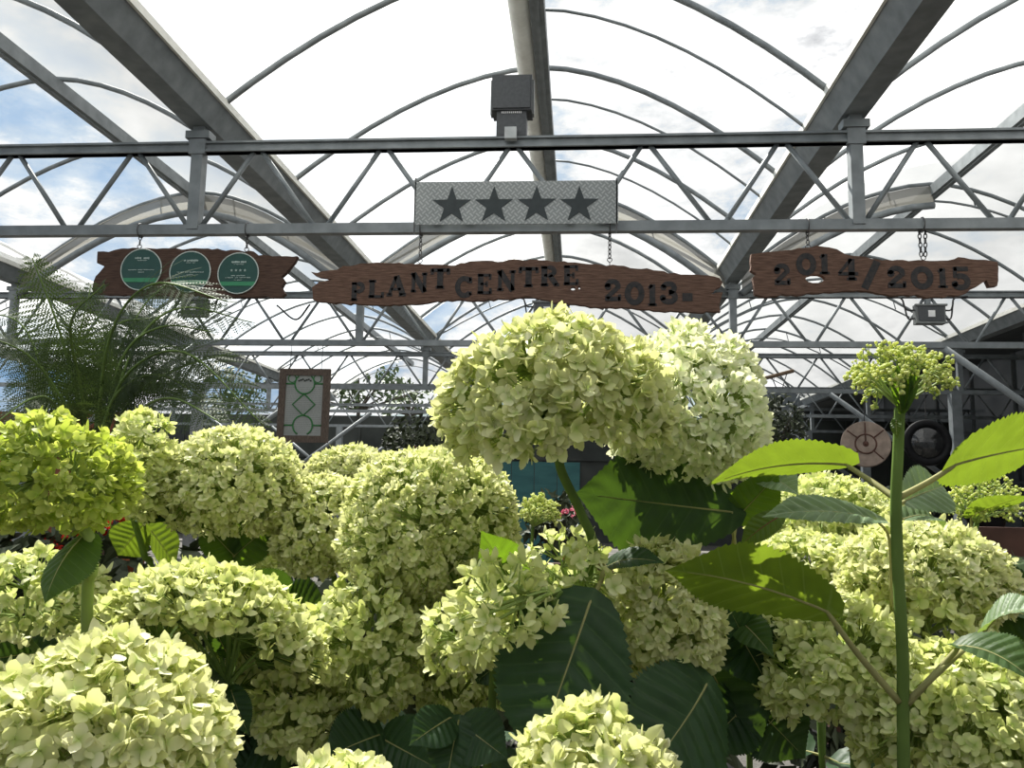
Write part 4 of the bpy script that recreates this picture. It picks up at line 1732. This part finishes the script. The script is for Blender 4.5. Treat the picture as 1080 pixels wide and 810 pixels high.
h8 = hydrangea('loose pale flower head behind the lime one', 140, 504, 1.1, 90, 126, 560, 0.0172, 'petal_green', (.1, 0, 1), 18,
               stem=[(140, 545, 1.15), (152, 585, 1.16), (158, 620, 1.17)], auto=0, headkw=dict(thmax=150, lump=.12, gap=.3, jit=.5))
h9 = hydrangea('wide dome flower head at lower left with its branching stalks showing below', 218, 697, 0.85, 232, 168, 1150, 0.0185, 'petal_green', (.05, .62, 1), 19,
               stem=[(238, 720, .85), (240, 770, .86)], auto=1, stem_mat='stalk_dark',
               headkw=dict(thmax=92, lump=.08, gap=.15, stalk='stalk_dark', jit=.45, base=at(240, 722, .84)))
hydrangea('nearest big flower head, filling the bottom left corner', 98, 794, .62, 262, 222, 1050, .0205, 'petal', (.05, -.1, 1), 20, stem=[(95, 860, .63)], auto=0,
          headkw=dict(thmax=125, lump=.08, gap=.2, jit=.45))
hydrangea('loose flower head with bare stalks at the left edge, under the lime one', 30, 644, 0.98, 146, 116, 430, 0.0185, 'petal_green', (-.1, 0, 1), 21, stem=[(45, 720, .98)], auto=1,
          headkw=dict(thmax=130, lump=.14, gap=.5, jit=.6, inner=.3))
hydrangea('small near flower head at the bottom edge, right of centre', 622, 812, .53, 150, 112, 330, .0158, 'petal', (0, -.05, 1), 22, stem=[(620, 880, .54)], auto=0,
          headkw=dict(thmax=110, lump=.18, gap=.35, jit=.6))
hydrangea('very near sparse flower head at the bottom edge, left of centre', 365, 866, .56, 150, 110, 220, .0172, 'petal', (0, -.05, 1), 23, stem=[(360, 920, .57)], auto=0,
          headkw=dict(thmax=110, lump=.15, gap=.4, jit=.6))
hydrangea('drooping shaded flower head beside the wide lower left dome', 385, 694, 0.95, 120, 170, 600, 0.018, 'petal_green', (.2, 0, 1), 24, stem=[(392, 745, .95), (400, 790, .95)], auto=1,
          headkw=dict(thmax=150, lump=.12, gap=.3, jit=.5))
hydrangea('shaded drooping flower head low in the centre, above a dark striped leaf', 480, 694, 1.0, 110, 190, 600, 0.018, 'petal_green', (0, .1, 1), 25, stem=[(500, 760, 1.0)], auto=1,
          headkw=dict(thmax=155, lump=.14, gap=.35, jit=.5))
h15 = hydrangea('cone shaped shaded flower head under the broad sunlit leaf', 704, 658, 0.9, 118, 164, 800, 0.0168, 'petal', (-.15, 0, 1), 26, stem=[(690, 740, .92)], auto=1,
                headkw=dict(thmax=150, lump=.06, gap=.1, jit=.4))
hydrangea('open drooping flower cluster with bare stalks, low in the centre', 535, 645, 0.76, 92, 100, 95, 0.0185, 'petal_green', (-.3, -.2, 1), 27, stem=[(585, 640, .8), (610, 700, .82)], auto=0,
          headkw=dict(thmax=150, lump=.2, gap=.5, jit=.6, cup=(.4, 1.1), inner=.35, base=at(590, 622, .8)))
hydrangea('small sunlit cluster hanging left of the large dark leaf', 500, 672, .82, 86, 90, 120, .0200, 'petal_green', (-.3, 0, 1), 28, stem=[(520, 720, .83)], auto=0,
          headkw=dict(thmax=150, lump=.2, gap=.4, jit=.6, cup=(.3, 1.0)))
hydrangea('wilted tangle of florets at the foot of the central bare stem', 600, 610, .86, 104, 84, 130, .0200, 'petal_green', (.2, 0, 1), 29, stem=[(612, 680, .88)], auto=0,
          headkw=dict(thmax=150, lump=.2, gap=.55, jit=.6, base=at(610, 640, .87), stalk='stalk'))
hydrangea('cream flower head at right, behind the tall budding stem', 975, 612, 1.0, 166, 118, 1250, 0.015, 'petal', (.05, 0, 1), 30, stem=[(980, 690, 1.0)], auto=1,
          headkw=dict(thmax=125, lump=.05, gap=.05))
hydrangea('lime cream flower head behind the pale ridged leaf at right', 868, 552, 1.3, 156, 94, 1250, 0.015, 'petal_green', (0, 0, 1), 31, stem=[(870, 620, 1.3)], auto=0,
          headkw=dict(thmax=125, lump=.06))
hydrangea('low cream flower head in front of the lime cream one at right', 852, 606, 1.15, 128, 84, 700, 0.0165, 'petal_green', (0, 0, 1), 32, stem=[(860, 670, 1.15)], auto=1,
          headkw=dict(thmax=125, lump=.06))
h19 = hydrangea('loose sunlit flower head left of the tall budding stem, lower right', 885, 708, 0.9, 156, 146, 640, 0.0195, 'petal_green', (-.1, .05, 1), 33, stem=[(900, 790, .9)], auto=1,
                headkw=dict(thmax=130, lump=.14, gap=.4, jit=.55))
hydrangea('big sunlit flower head in the bottom right corner', 1008, 778, 0.82, 192, 176, 850, 0.019, 'petal_green', (.05, .05, 1), 34, stem=[(1010, 870, .82)], auto=0,
          headkw=dict(thmax=125, lump=.08, gap=.1, jit=.42))
hydrangea('small loose flower tuft between the two right-hand cream heads', 975, 655, .95, 110, 62, 110, .0225, 'petal_green', (0, 0, 1), 35, stem=[(975, 720, .96)], auto=0,
          headkw=dict(thmax=120, lump=.2, gap=.4, jit=.6))
hydrangea('small pale flower head low behind the round cream one', 276, 592, 1.45, 50, 52, 200, .0190, 'petal_green', (0, 0, 1), 36, stem=[(276, 640, 1.45)], auto=0,
          headkw=dict(thmax=130, lump=.08))


hydrangea('shaded drooping florets beneath the wide lower left dome, at its right', 312, 752, .9, 86, 120, 330, .0185, 'petal_green', (.2, 0, 1), 37, stem=[(300, 830, .9)], auto=1,
          headkw=dict(thmax=150, lump=.16, gap=.4, jit=.6))


# --- budding heads
def bud_dirs(k, n):
    z = 1 - 1.15 * (k + .5) / n
    a = k * 2.399963
    q = math.sqrt(max(0, 1 - z * z))
    return Vector((q * math.cos(a), q * math.sin(a), z))


def bud_head(label, px, py, d, w, h, seed, stem, r=(.005, .0045), nb=620, br=.0016, thick=.0016, foot=None, cat='hydrangea', auto=0):
    c = at(px, py, d)
    rx, rz = w / 2 * d / F, h * d / F
    mids = [at(*q) for q in stem]
    rr_ = np.random.default_rng(seed)
    ft = Vector((max(-1.35, min(1.35, foot[0] if foot else mids[-1].x)), max(.42, min(2.15, mids[-1].y + .04)), SOIL))
    root = thing('hydrangea', label, cat, ft, HG)
    bp = mids[0]
    low = mids[-1].lerp(ft, .5)
    stem_obj(root, [ft, low] + mids[::-1], r[0], r[1], 'stem')
    segs = []
    tips = []
    top = c + Vector((0, 0, rz * .45))
    cc = c - Vector((0, 0, rz * .18))
    for k in range(30):
        dr = bud_dirs(k, 30)
        e = cc + Vector((dr.x * rx * .74, dr.y * rx * .74, dr.z * rz * .52))
        m = Vector(bp).lerp(e, .42) + Vector((0, 0, rz * .03))
        segs += [(bp, m, thick * 1.3, thick), (m, e, thick, thick * .8)]
        for q in range(5):
            f = e + (dr * .2 + Vector(rr_.normal(size=3)) * .13) * rx
            segs.append((e, f, thick * .65, thick * .45))
            for z in range(max(3, int(nb / 130))):
                g = f + Vector(rr_.normal(size=3)) * rx * .055 + dr * rx * .05
                segs.append((f, g, thick * .35, thick * .28))
                tips.append(g)
    bb = MB()
    stalks(bb, segs)
    bb.build('flower_stalks', 'stalk', root)
    t = (1 + 5 ** .5) / 2
    ico = np.array([(-1, t, 0), (1, t, 0), (-1, -t, 0), (1, -t, 0), (0, -1, t), (0, 1, t), (0, -1, -t), (0, 1, -t), (t, 0, -1), (t, 0, 1), (-t, 0, -1), (-t, 0, 1)]) / 1.9
    ifc = [(0, 11, 5), (0, 5, 1), (0, 1, 7), (0, 7, 10), (0, 10, 11), (1, 5, 9), (5, 11, 4), (11, 10, 2), (10, 7, 6), (7, 1, 8), (3, 9, 4), (3, 4, 2), (3, 2, 6), (3, 6, 8), (3, 8, 9), (4, 9, 5), (2, 4, 11), (6, 2, 10), (8, 6, 7), (9, 8, 1)]
    T = np.array(tips)
    sz = br * (.7 + .7 * rr_.random(len(T)))
    V = T[:, None, :] + ico[None] * sz[:, None, None]
    Fc = (np.array(ifc)[None] + (np.arange(len(T)) * 12)[:, None, None]).reshape(-1, 3)
    tn = np.zeros((len(T), 12, 3))
    tn[..., 0] = rr_.random(len(T))[:, None]
    tn[..., 1] = 1
    bb = MB()
    bb.add(V.reshape(-1, 3), Fc.tolist(), tn.reshape(-1, 3))
    bb.build('flower_buds', 'bud', root, True)
    return root


D21 = .74
h21 = bud_head('tall budding stem at right topped by a flat green bud cluster', 950, 396, D21, 92, 50, 41,
               [(949, 430, D21), (947, 480, D21), (945, 530, D21), (947, 600, D21), (952, 690, D21), (953, 800, D21)], (.0058, .0046), 1100, .0015, .0011)
# closed leaf bud clasping the middle of the bud cluster
bb = MB()
h22 = bud_head('green bud cluster at the right edge, half behind a bright leaf', 1035, 528, 1.1, 66, 46, 42, [(1030, 552, 1.1), (1026, 580, 1.1), (1022, 640, 1.1)], (.004, .0034), 700, .0017, .0010)
h23 = bud_head('tiny lime bud cluster in the gap below the huge central head', 568, 540, 1.6, 40, 30, 43, [(562, 556, 1.6), (560, 590, 1.6), (560, 640, 1.6)], (.0036, .003), 840, .0021, .0012)

# --- hand placed leaves
# tall budding stem
d = D21
leaf_obj(h21, at(1008, 490, d), at(1125, 466, d + .05), .085, cdir(-.15, .55, -.75), 'leaf_backlit', bend=.02, fold=.1, petiole=[at(946, 526, d), at(980, 508, d)], prad=.0032, seed=1, peak=.36)
leaf_obj(h21, at(892, 490, d + .06), at(742, 507, d + .05), .060, cdir(.0, .75, -.62), 'leaf_backlit', bend=.06, fold=.25, petiole=[at(945, 526, d), at(918, 507, d + .03)], prad=.0032, seed=2)
leaf_obj(h21, at(946, 440, d), at(946, 462, d - .01), .010, cdir(-.6, 0, .6), 'leaf_backlit', bend=.1, seed=3, prad=.001)
leaf_obj(h21, at(872, 645, d), at(700, 596, d - .02), .088, cdir(-.2, .62, -.72), 'leaf_backlit', bend=.05, fold=.12, petiole=[at(948, 740, d), at(905, 690, d)], prad=.0034, seed=4, peak=.45)
leaf_obj(h21, at(1012, 682, d), at(1100, 720, d - .06), .055, cdir(.1, .8, .45), 'leaf', bend=.12, fold=.3, petiole=[at(957, 742, d), at(985, 712, d)], prad=.0034, seed=5)
leaf_obj(h21, at(1040, 665, d + .06), at(1105, 640, d + .02), .05, cdir(0, .9, .3), 'leaf_pale', bend=.15, fold=.3, petiole=[at(957, 740, d), at(1000, 700, d)], prad=.003, seed=6)
leaf_obj(h21, at(955, 528, d + .03), at(998, 512, d + .12), .055, cdir(.1, .5, .8), 'leaf_pale', bend=.03, fold=.1, petiole=[at(948, 532, d)], prad=.002, seed=7, peak=.5)
leaf_obj(h21, at(952, 548, d + .02), at(998, 552, d + .06), .03, cdir(0, .9, .4), 'leaf_pale', bend=.1, fold=.2, petiole=[at(948, 545, d)], prad=.002, seed=8)
# leaf bud in the cluster
for k, (x, nx) in enumerate(((-8, -.5), (8, .5), (0, 0))):
    leaf_obj(h21, at(952 + x * .3, 432, d - .01), at(955 + x, 384, d - .02), .012, cdir(nx, 0, 1), 'leaf', bend=.06, fold=.4, seed=60 + k, prad=.001, peak=.5)
# pale ridged leaf
leaf_obj(h19, at(925, 549, .9), at(806, 540, .86), .048, cdir(0, .85, .5), 'leaf_pale', bend=.06, fold=.12, quilt=.09, petiole=[at(940, 640, .92), at(938, 570, .92)], prad=.002, seed=9, peak=.5)
leaf_obj(h15, at(822, 545, .9), at(780, 575, .9), .03, cdir(0, .6, .6), 'leaf_backlit', bend=.08, petiole=[at(745, 640, .92), at(790, 575, .92)], pmat_='petiole_red', prad=.0018, seed=10)
# white head: big dark leaves below
leaf_obj(h2, at(772, 540, .97), at(606, 520, .93), .128, cdir(0, .22, 1), 'leaf_shaded', bend=-.02, fold=-.06, petiole=[at(712, 640, 1.02), at(770, 600, 1.0)], prad=.003, seed=11, peak=.5)
leaf_obj(h2, at(778, 545, .98), at(822, 498, .95), .055, cdir(.2, .3, 1), 'leaf', bend=.02, petiole=[at(712, 640, 1.02), at(765, 590, 1.0)], seed=12)
leaf_obj(h2, at(800, 498, .99), at(842, 520, .93), .05, cdir(.1, .5, .9), 'leaf_pale', bend=.05, petiole=[at(720, 545, 1.02), at(770, 510, 1.0)], seed=13, prad=.002)
leaf_obj(h2, at(779, 418, 1.0), at(794, 384, .98), .02, cdir(-.4, 0, 1), 'leaf_backlit', bend=.05, seed=14, prad=.0012, petiole=[at(760, 440, 1.0)])
# main head: leaves low on its stem
leaf_obj(h, at(622, 636, .80), at(560, 812, .72), .128, cdir(-.05, .18, 1), 'leaf_shaded', bend=.03, fold=-.08, petiole=[at(626, 590, .87), at(636, 605, .84)], prad=.0032, seed=15, peak=.45)
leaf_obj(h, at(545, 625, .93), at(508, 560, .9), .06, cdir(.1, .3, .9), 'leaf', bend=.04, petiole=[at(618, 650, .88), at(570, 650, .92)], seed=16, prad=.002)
leaf_obj(h, at(640, 598, .86), at(700, 590, .82), .035, cdir(0, .8, .5), 'leaf_shaded', bend=.1, petiole=[at(626, 588, .87)], seed=17, prad=.002)
leaf_obj(h, at(560, 655, .88), at(615, 690, .84), .085, cdir(.1, .3, 1), 'leaf_shaded', bend=.04, petiole=[at(618, 650, .88), at(600, 640, .88)], seed=18, prad=.002)
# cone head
leaf_obj(h15, at(745, 722, .84), at(672, 830, .72), .12, cdir(.1, .3, 1), 'leaf_shaded', bend=.05, fold=-.05, petiole=[at(700, 730, .92), at(735, 715, .88)], prad=.003, seed=19, peak=.45)
leaf_obj(h15, at(760, 640, .95), at(815, 730, .9), .085, cdir(.1, .4, 1), 'leaf_shaded', bend=.05, petiole=[at(690, 740, .92), at(735, 670, .95)], prad=.003, seed=20)
leaf_obj(h15, at(740, 690, .97), at(800, 800, .9), .10, cdir(-.1, .3, 1), 'leaf_shaded', bend=.05, petiole=[at(690, 740, .92)], prad=.003, seed=21)
leaf_obj(h15, at(780, 655, .93), at(815, 690, .86), .04, cdir(-.4, .8, .4), 'leaf', bend=.08, petiole=[at(700, 735, .92), at(765, 670, .94)], seed=22, prad=.002)
# round cream head at left
leaf_obj(h3, at(248, 585, 1.16), at(292, 548, 1.14), .062, cdir(.2, .2, 1), 'leaf', bend=.02, petiole=[at(248, 592, 1.165)], seed=23, prad=.002)
leaf_obj(h3, at(246, 585, 1.16), at(212, 548, 1.14), .055, cdir(-.2, .2, 1), 'leaf', bend=.02, petiole=[at(248, 592, 1.165)], seed=24, prad=.002)
# loose head behind the lime one
leaf_obj(h8, at(152, 552, 1.17), at(124, 586, 1.14), .06, cdir(-.1, .35, -.9), 'leaf_backlit', bend=.02, petiole=[at(148, 548, 1.16)], seed=25, prad=.002, peak=.5)
leaf_obj(h8, at(156, 556, 1.19), at(186, 598, 1.16), .066, cdir(.1, .35, -.9), 'leaf_backlit', bend=.02, petiole=[at(150, 550, 1.16)], seed=26, prad=.002, peak=.5)
leaf_obj(h8, at(150, 545, 1.15), at(185, 548, 1.08), .034, cdir(0, .7, .7), 'leaf_shaded', bend=.05, petiole=[at(145, 548, 1.15)], seed=27, prad=.002)
# lime head: folded leaf
leaf_obj(h7, at(88, 565, .79), at(44, 634, .74), .056, cdir(-.25, .45, .85), 'leaf', bend=.08, fold=-.45, petiole=[at(94, 585, .79)], seed=28, prad=.002, peak=.38)
# right edge
leaf_obj(h22, at(1024, 545, 1.08), at(1084, 522, 1.0), .056, cdir(-.1, .5, -.8), 'leaf_backlit', bend=.02, petiole=[at(1026, 580, 1.1)], seed=29, prad=.002, peak=.5)
leaf_obj(h22, at(1022, 560, 1.1), at(1000, 590, 1.06), .03, cdir(-.5, .3, .8), 'leaf', bend=.08, petiole=[at(1025, 580, 1.1)], seed=30, prad=.0015)
leaf_obj(h22, at(1030, 590, 1.08), at(1105, 660, 1.0), .10, cdir(.2, .35, .9), 'leaf_pale', bend=.05, petiole=[at(1022, 640, 1.1), at(1020, 605, 1.1)], seed=31, prad=.002, peak=.45)
leaf_obj(h22, at(1040, 640, 1.05), at(1110, 620, 1.0), .10, cdir(.1, .4, .9), 'leaf_shaded', bend=.05, petiole=[at(1022, 650, 1.1)], seed=32, prad=.002)
# dark hanging leaf bits under the wide dome
leaf_obj(h9, at(244, 728, .84), at(262, 775, .82), .030, cdir(.2, .3, 1), 'leaf_shaded', bend=.12, fold=.3, petiole=[at(240, 735, .85)], seed=33, prad=.0015)
leaf_obj(h9, at(236, 722, .84), at(205, 690, .8), .03, cdir(-.2, .2, 1), 'leaf_shaded', bend=.12, petiole=[at(240, 735, .85)], seed=34, prad=.0015)
leaf_obj(h9, at(240, 690, .86), at(222, 650, .84), .022, cdir(0, .2, 1), 'leaf_shaded', bend=.05, petiole=[at(240, 715, .85)], seed=35, prad=.0015)

# low leafy filler stems (shaded foliage of the bushes)
def leafy(label, px, py, d, seed, leaves):
    c = at(px, py, d)
    ft = Vector((max(-1.35, min(1.35, c.x)), max(.42, min(2.15, c.y)), SOIL))
    root = thing('hydrangea', label, 'hydrangea', ft, 'leafy hydrangea shoots')
    stem_obj(root, [ft, ft.lerp(c, .5), c], .005, .0035)
    r = np.random.default_rng(seed)
    for k, (lx, ly, tx, ty, w_, m_) in enumerate(leaves):
        b_ = at(lx, ly, d - .01)
        leaf_obj(root, b_, at(tx, ty, d - .05), w_ * d / F, cdir(r.normal() * .2, .45, .9), m_, bend=.06, fold=.1, petiole=[c.lerp(b_, .3)], seed=seed * 9 + k, prad=.0022)
    return root


leafy('dark leafy shoot with a ribbed striped leaf at the bottom centre', 482, 770, .8, 51, [(475, 757, 432, 785, 46, 'leaf_shaded'), (484, 760, 470, 830, 52, 'leaf_shaded'), (488, 765, 535, 800, 60, 'leaf_shaded')])
leafy('dark leafy shoot at the bottom, left of the striped leaf', 400, 790, .9, 52, [(400, 775, 340, 800, 70, 'leaf_shaded'), (405, 780, 460, 810, 70, 'leaf_shaded'), (398, 790, 380, 860, 80, 'leaf_shaded')])
leafy('dark leafy shoot in the shade below the wide sunlit leaf', 790, 760, .95, 53, [(790, 740, 740, 790, 70, 'leaf_shaded'), (795, 745, 850, 800, 80, 'leaf_shaded'), (790, 700, 770, 640, 60, 'leaf_shaded'), (795, 700, 830, 660, 50, 'leaf_shaded')])
leafy('dark leafy shoot in the shade behind the loose central cluster', 560, 690, 1.0, 54, [(555, 680, 500, 720, 70, 'leaf_shaded'), (560, 670, 590, 610, 70, 'leaf_shaded'), (565, 690, 620, 740, 80, 'leaf_shaded'), (550, 660, 520, 600, 60, 'leaf_shaded')])
leafy('dark leafy shoot at the bottom, right of the head filling the corner', 262, 775, .95, 57, [(258, 760, 215, 800, 80, 'leaf_shaded'), (265, 765, 310, 800, 80, 'leaf_shaded'), (262, 770, 262, 850, 90, 'leaf_shaded')])
leafy('dark leafy shoot behind the two left flower domes', 300, 650, 1.25, 55, [(298, 640, 260, 600, 50, 'leaf_shaded'), (302, 640, 345, 640, 60, 'leaf_shaded'), (300, 660, 310, 720, 60, 'leaf_shaded')])
leafy('dark leafy shoot behind the head in the bottom left corner', 30, 700, 1.05, 56, [(30, 690, -30, 700, 70, 'leaf_shaded'), (34, 690, 90, 700, 70, 'leaf_shaded')])

# ------------------------------------------------------------------ light
w = bpy.data.worlds.new('sky')
S.world = w
w.use_nodes = True
nt = w.node_tree
nt.nodes.clear()
out = nt.nodes.new('ShaderNodeOutputWorld')
bg = nt.nodes.new('ShaderNodeBackground')
tc = N(nt, 'ShaderNodeTexCoord')
no = N(nt, 'ShaderNodeTexNoise')
no.inputs['Scale'].default_value = 5.5
no.inputs['Detail'].default_value = 8
no.inputs['Roughness'].default_value = .62
mp = N(nt, 'ShaderNodeMapping')
mp.inputs['Scale'].default_value = (1, 1, 2.2)
mp.inputs['Location'].default_value = (.35, .1, .2)
L(nt, tc.outputs['Generated'], mp.inputs[0])
L(nt, mp.outputs[0], no.inputs['Vector'])
# bluer to the left, whiter straight ahead
se = N(nt, 'ShaderNodeSeparateXYZ')
L(nt, tc.outputs['Generated'], se.inputs[0])
ad = nt.nodes.new('ShaderNodeMath')
ad.operation = 'MULTIPLY_ADD'
L(nt, se.outputs[0], ad.inputs[0])
ad.inputs[1].default_value = .16
L(nt, no.outputs['Fac'], ad.inputs[2])
cr = ramp(nt, ad.outputs[0], [(.30, (.33, .58, .92)), (.40, (.62, .80, 1.0)), (.47, (1.15, 1.18, 1.2)), (.60, (1.75, 1.76, 1.76)), (.66, (1.15, 1.17, 1.2)), (.72, (.80, .82, .86))])
L(nt, cr, bg.inputs[0])
bg.inputs[1].default_value = .70
L(nt, bg.outputs[0], out.inputs[0])

sd = bpy.data.lights.new('sun', 'SUN')
so = bpy.data.objects.new('sun', sd)
COL.objects.link(so)
sd.energy = 16.5
sd.angle = math.radians(.6)
sd.color = (1, .97, .90)
sv = Vector((-.32, .56, .86)).normalized()
so.rotation_euler = sv.to_track_quat('Z', 'Y').to_euler()
so.location = (2, 10, 12)

S.view_settings.view_transform = 'Standard'
S.view_settings.look = 'None'
S.view_settings.gamma = 1
S.view_settings.use_curve_mapping = False
S.view_settings.exposure = 0
S.cycles.max_bounces = 10
S.cycles.transparent_max_bounces = 12
S.cycles.transmission_bounces = 8
S.cycles.diffuse_bounces = 5
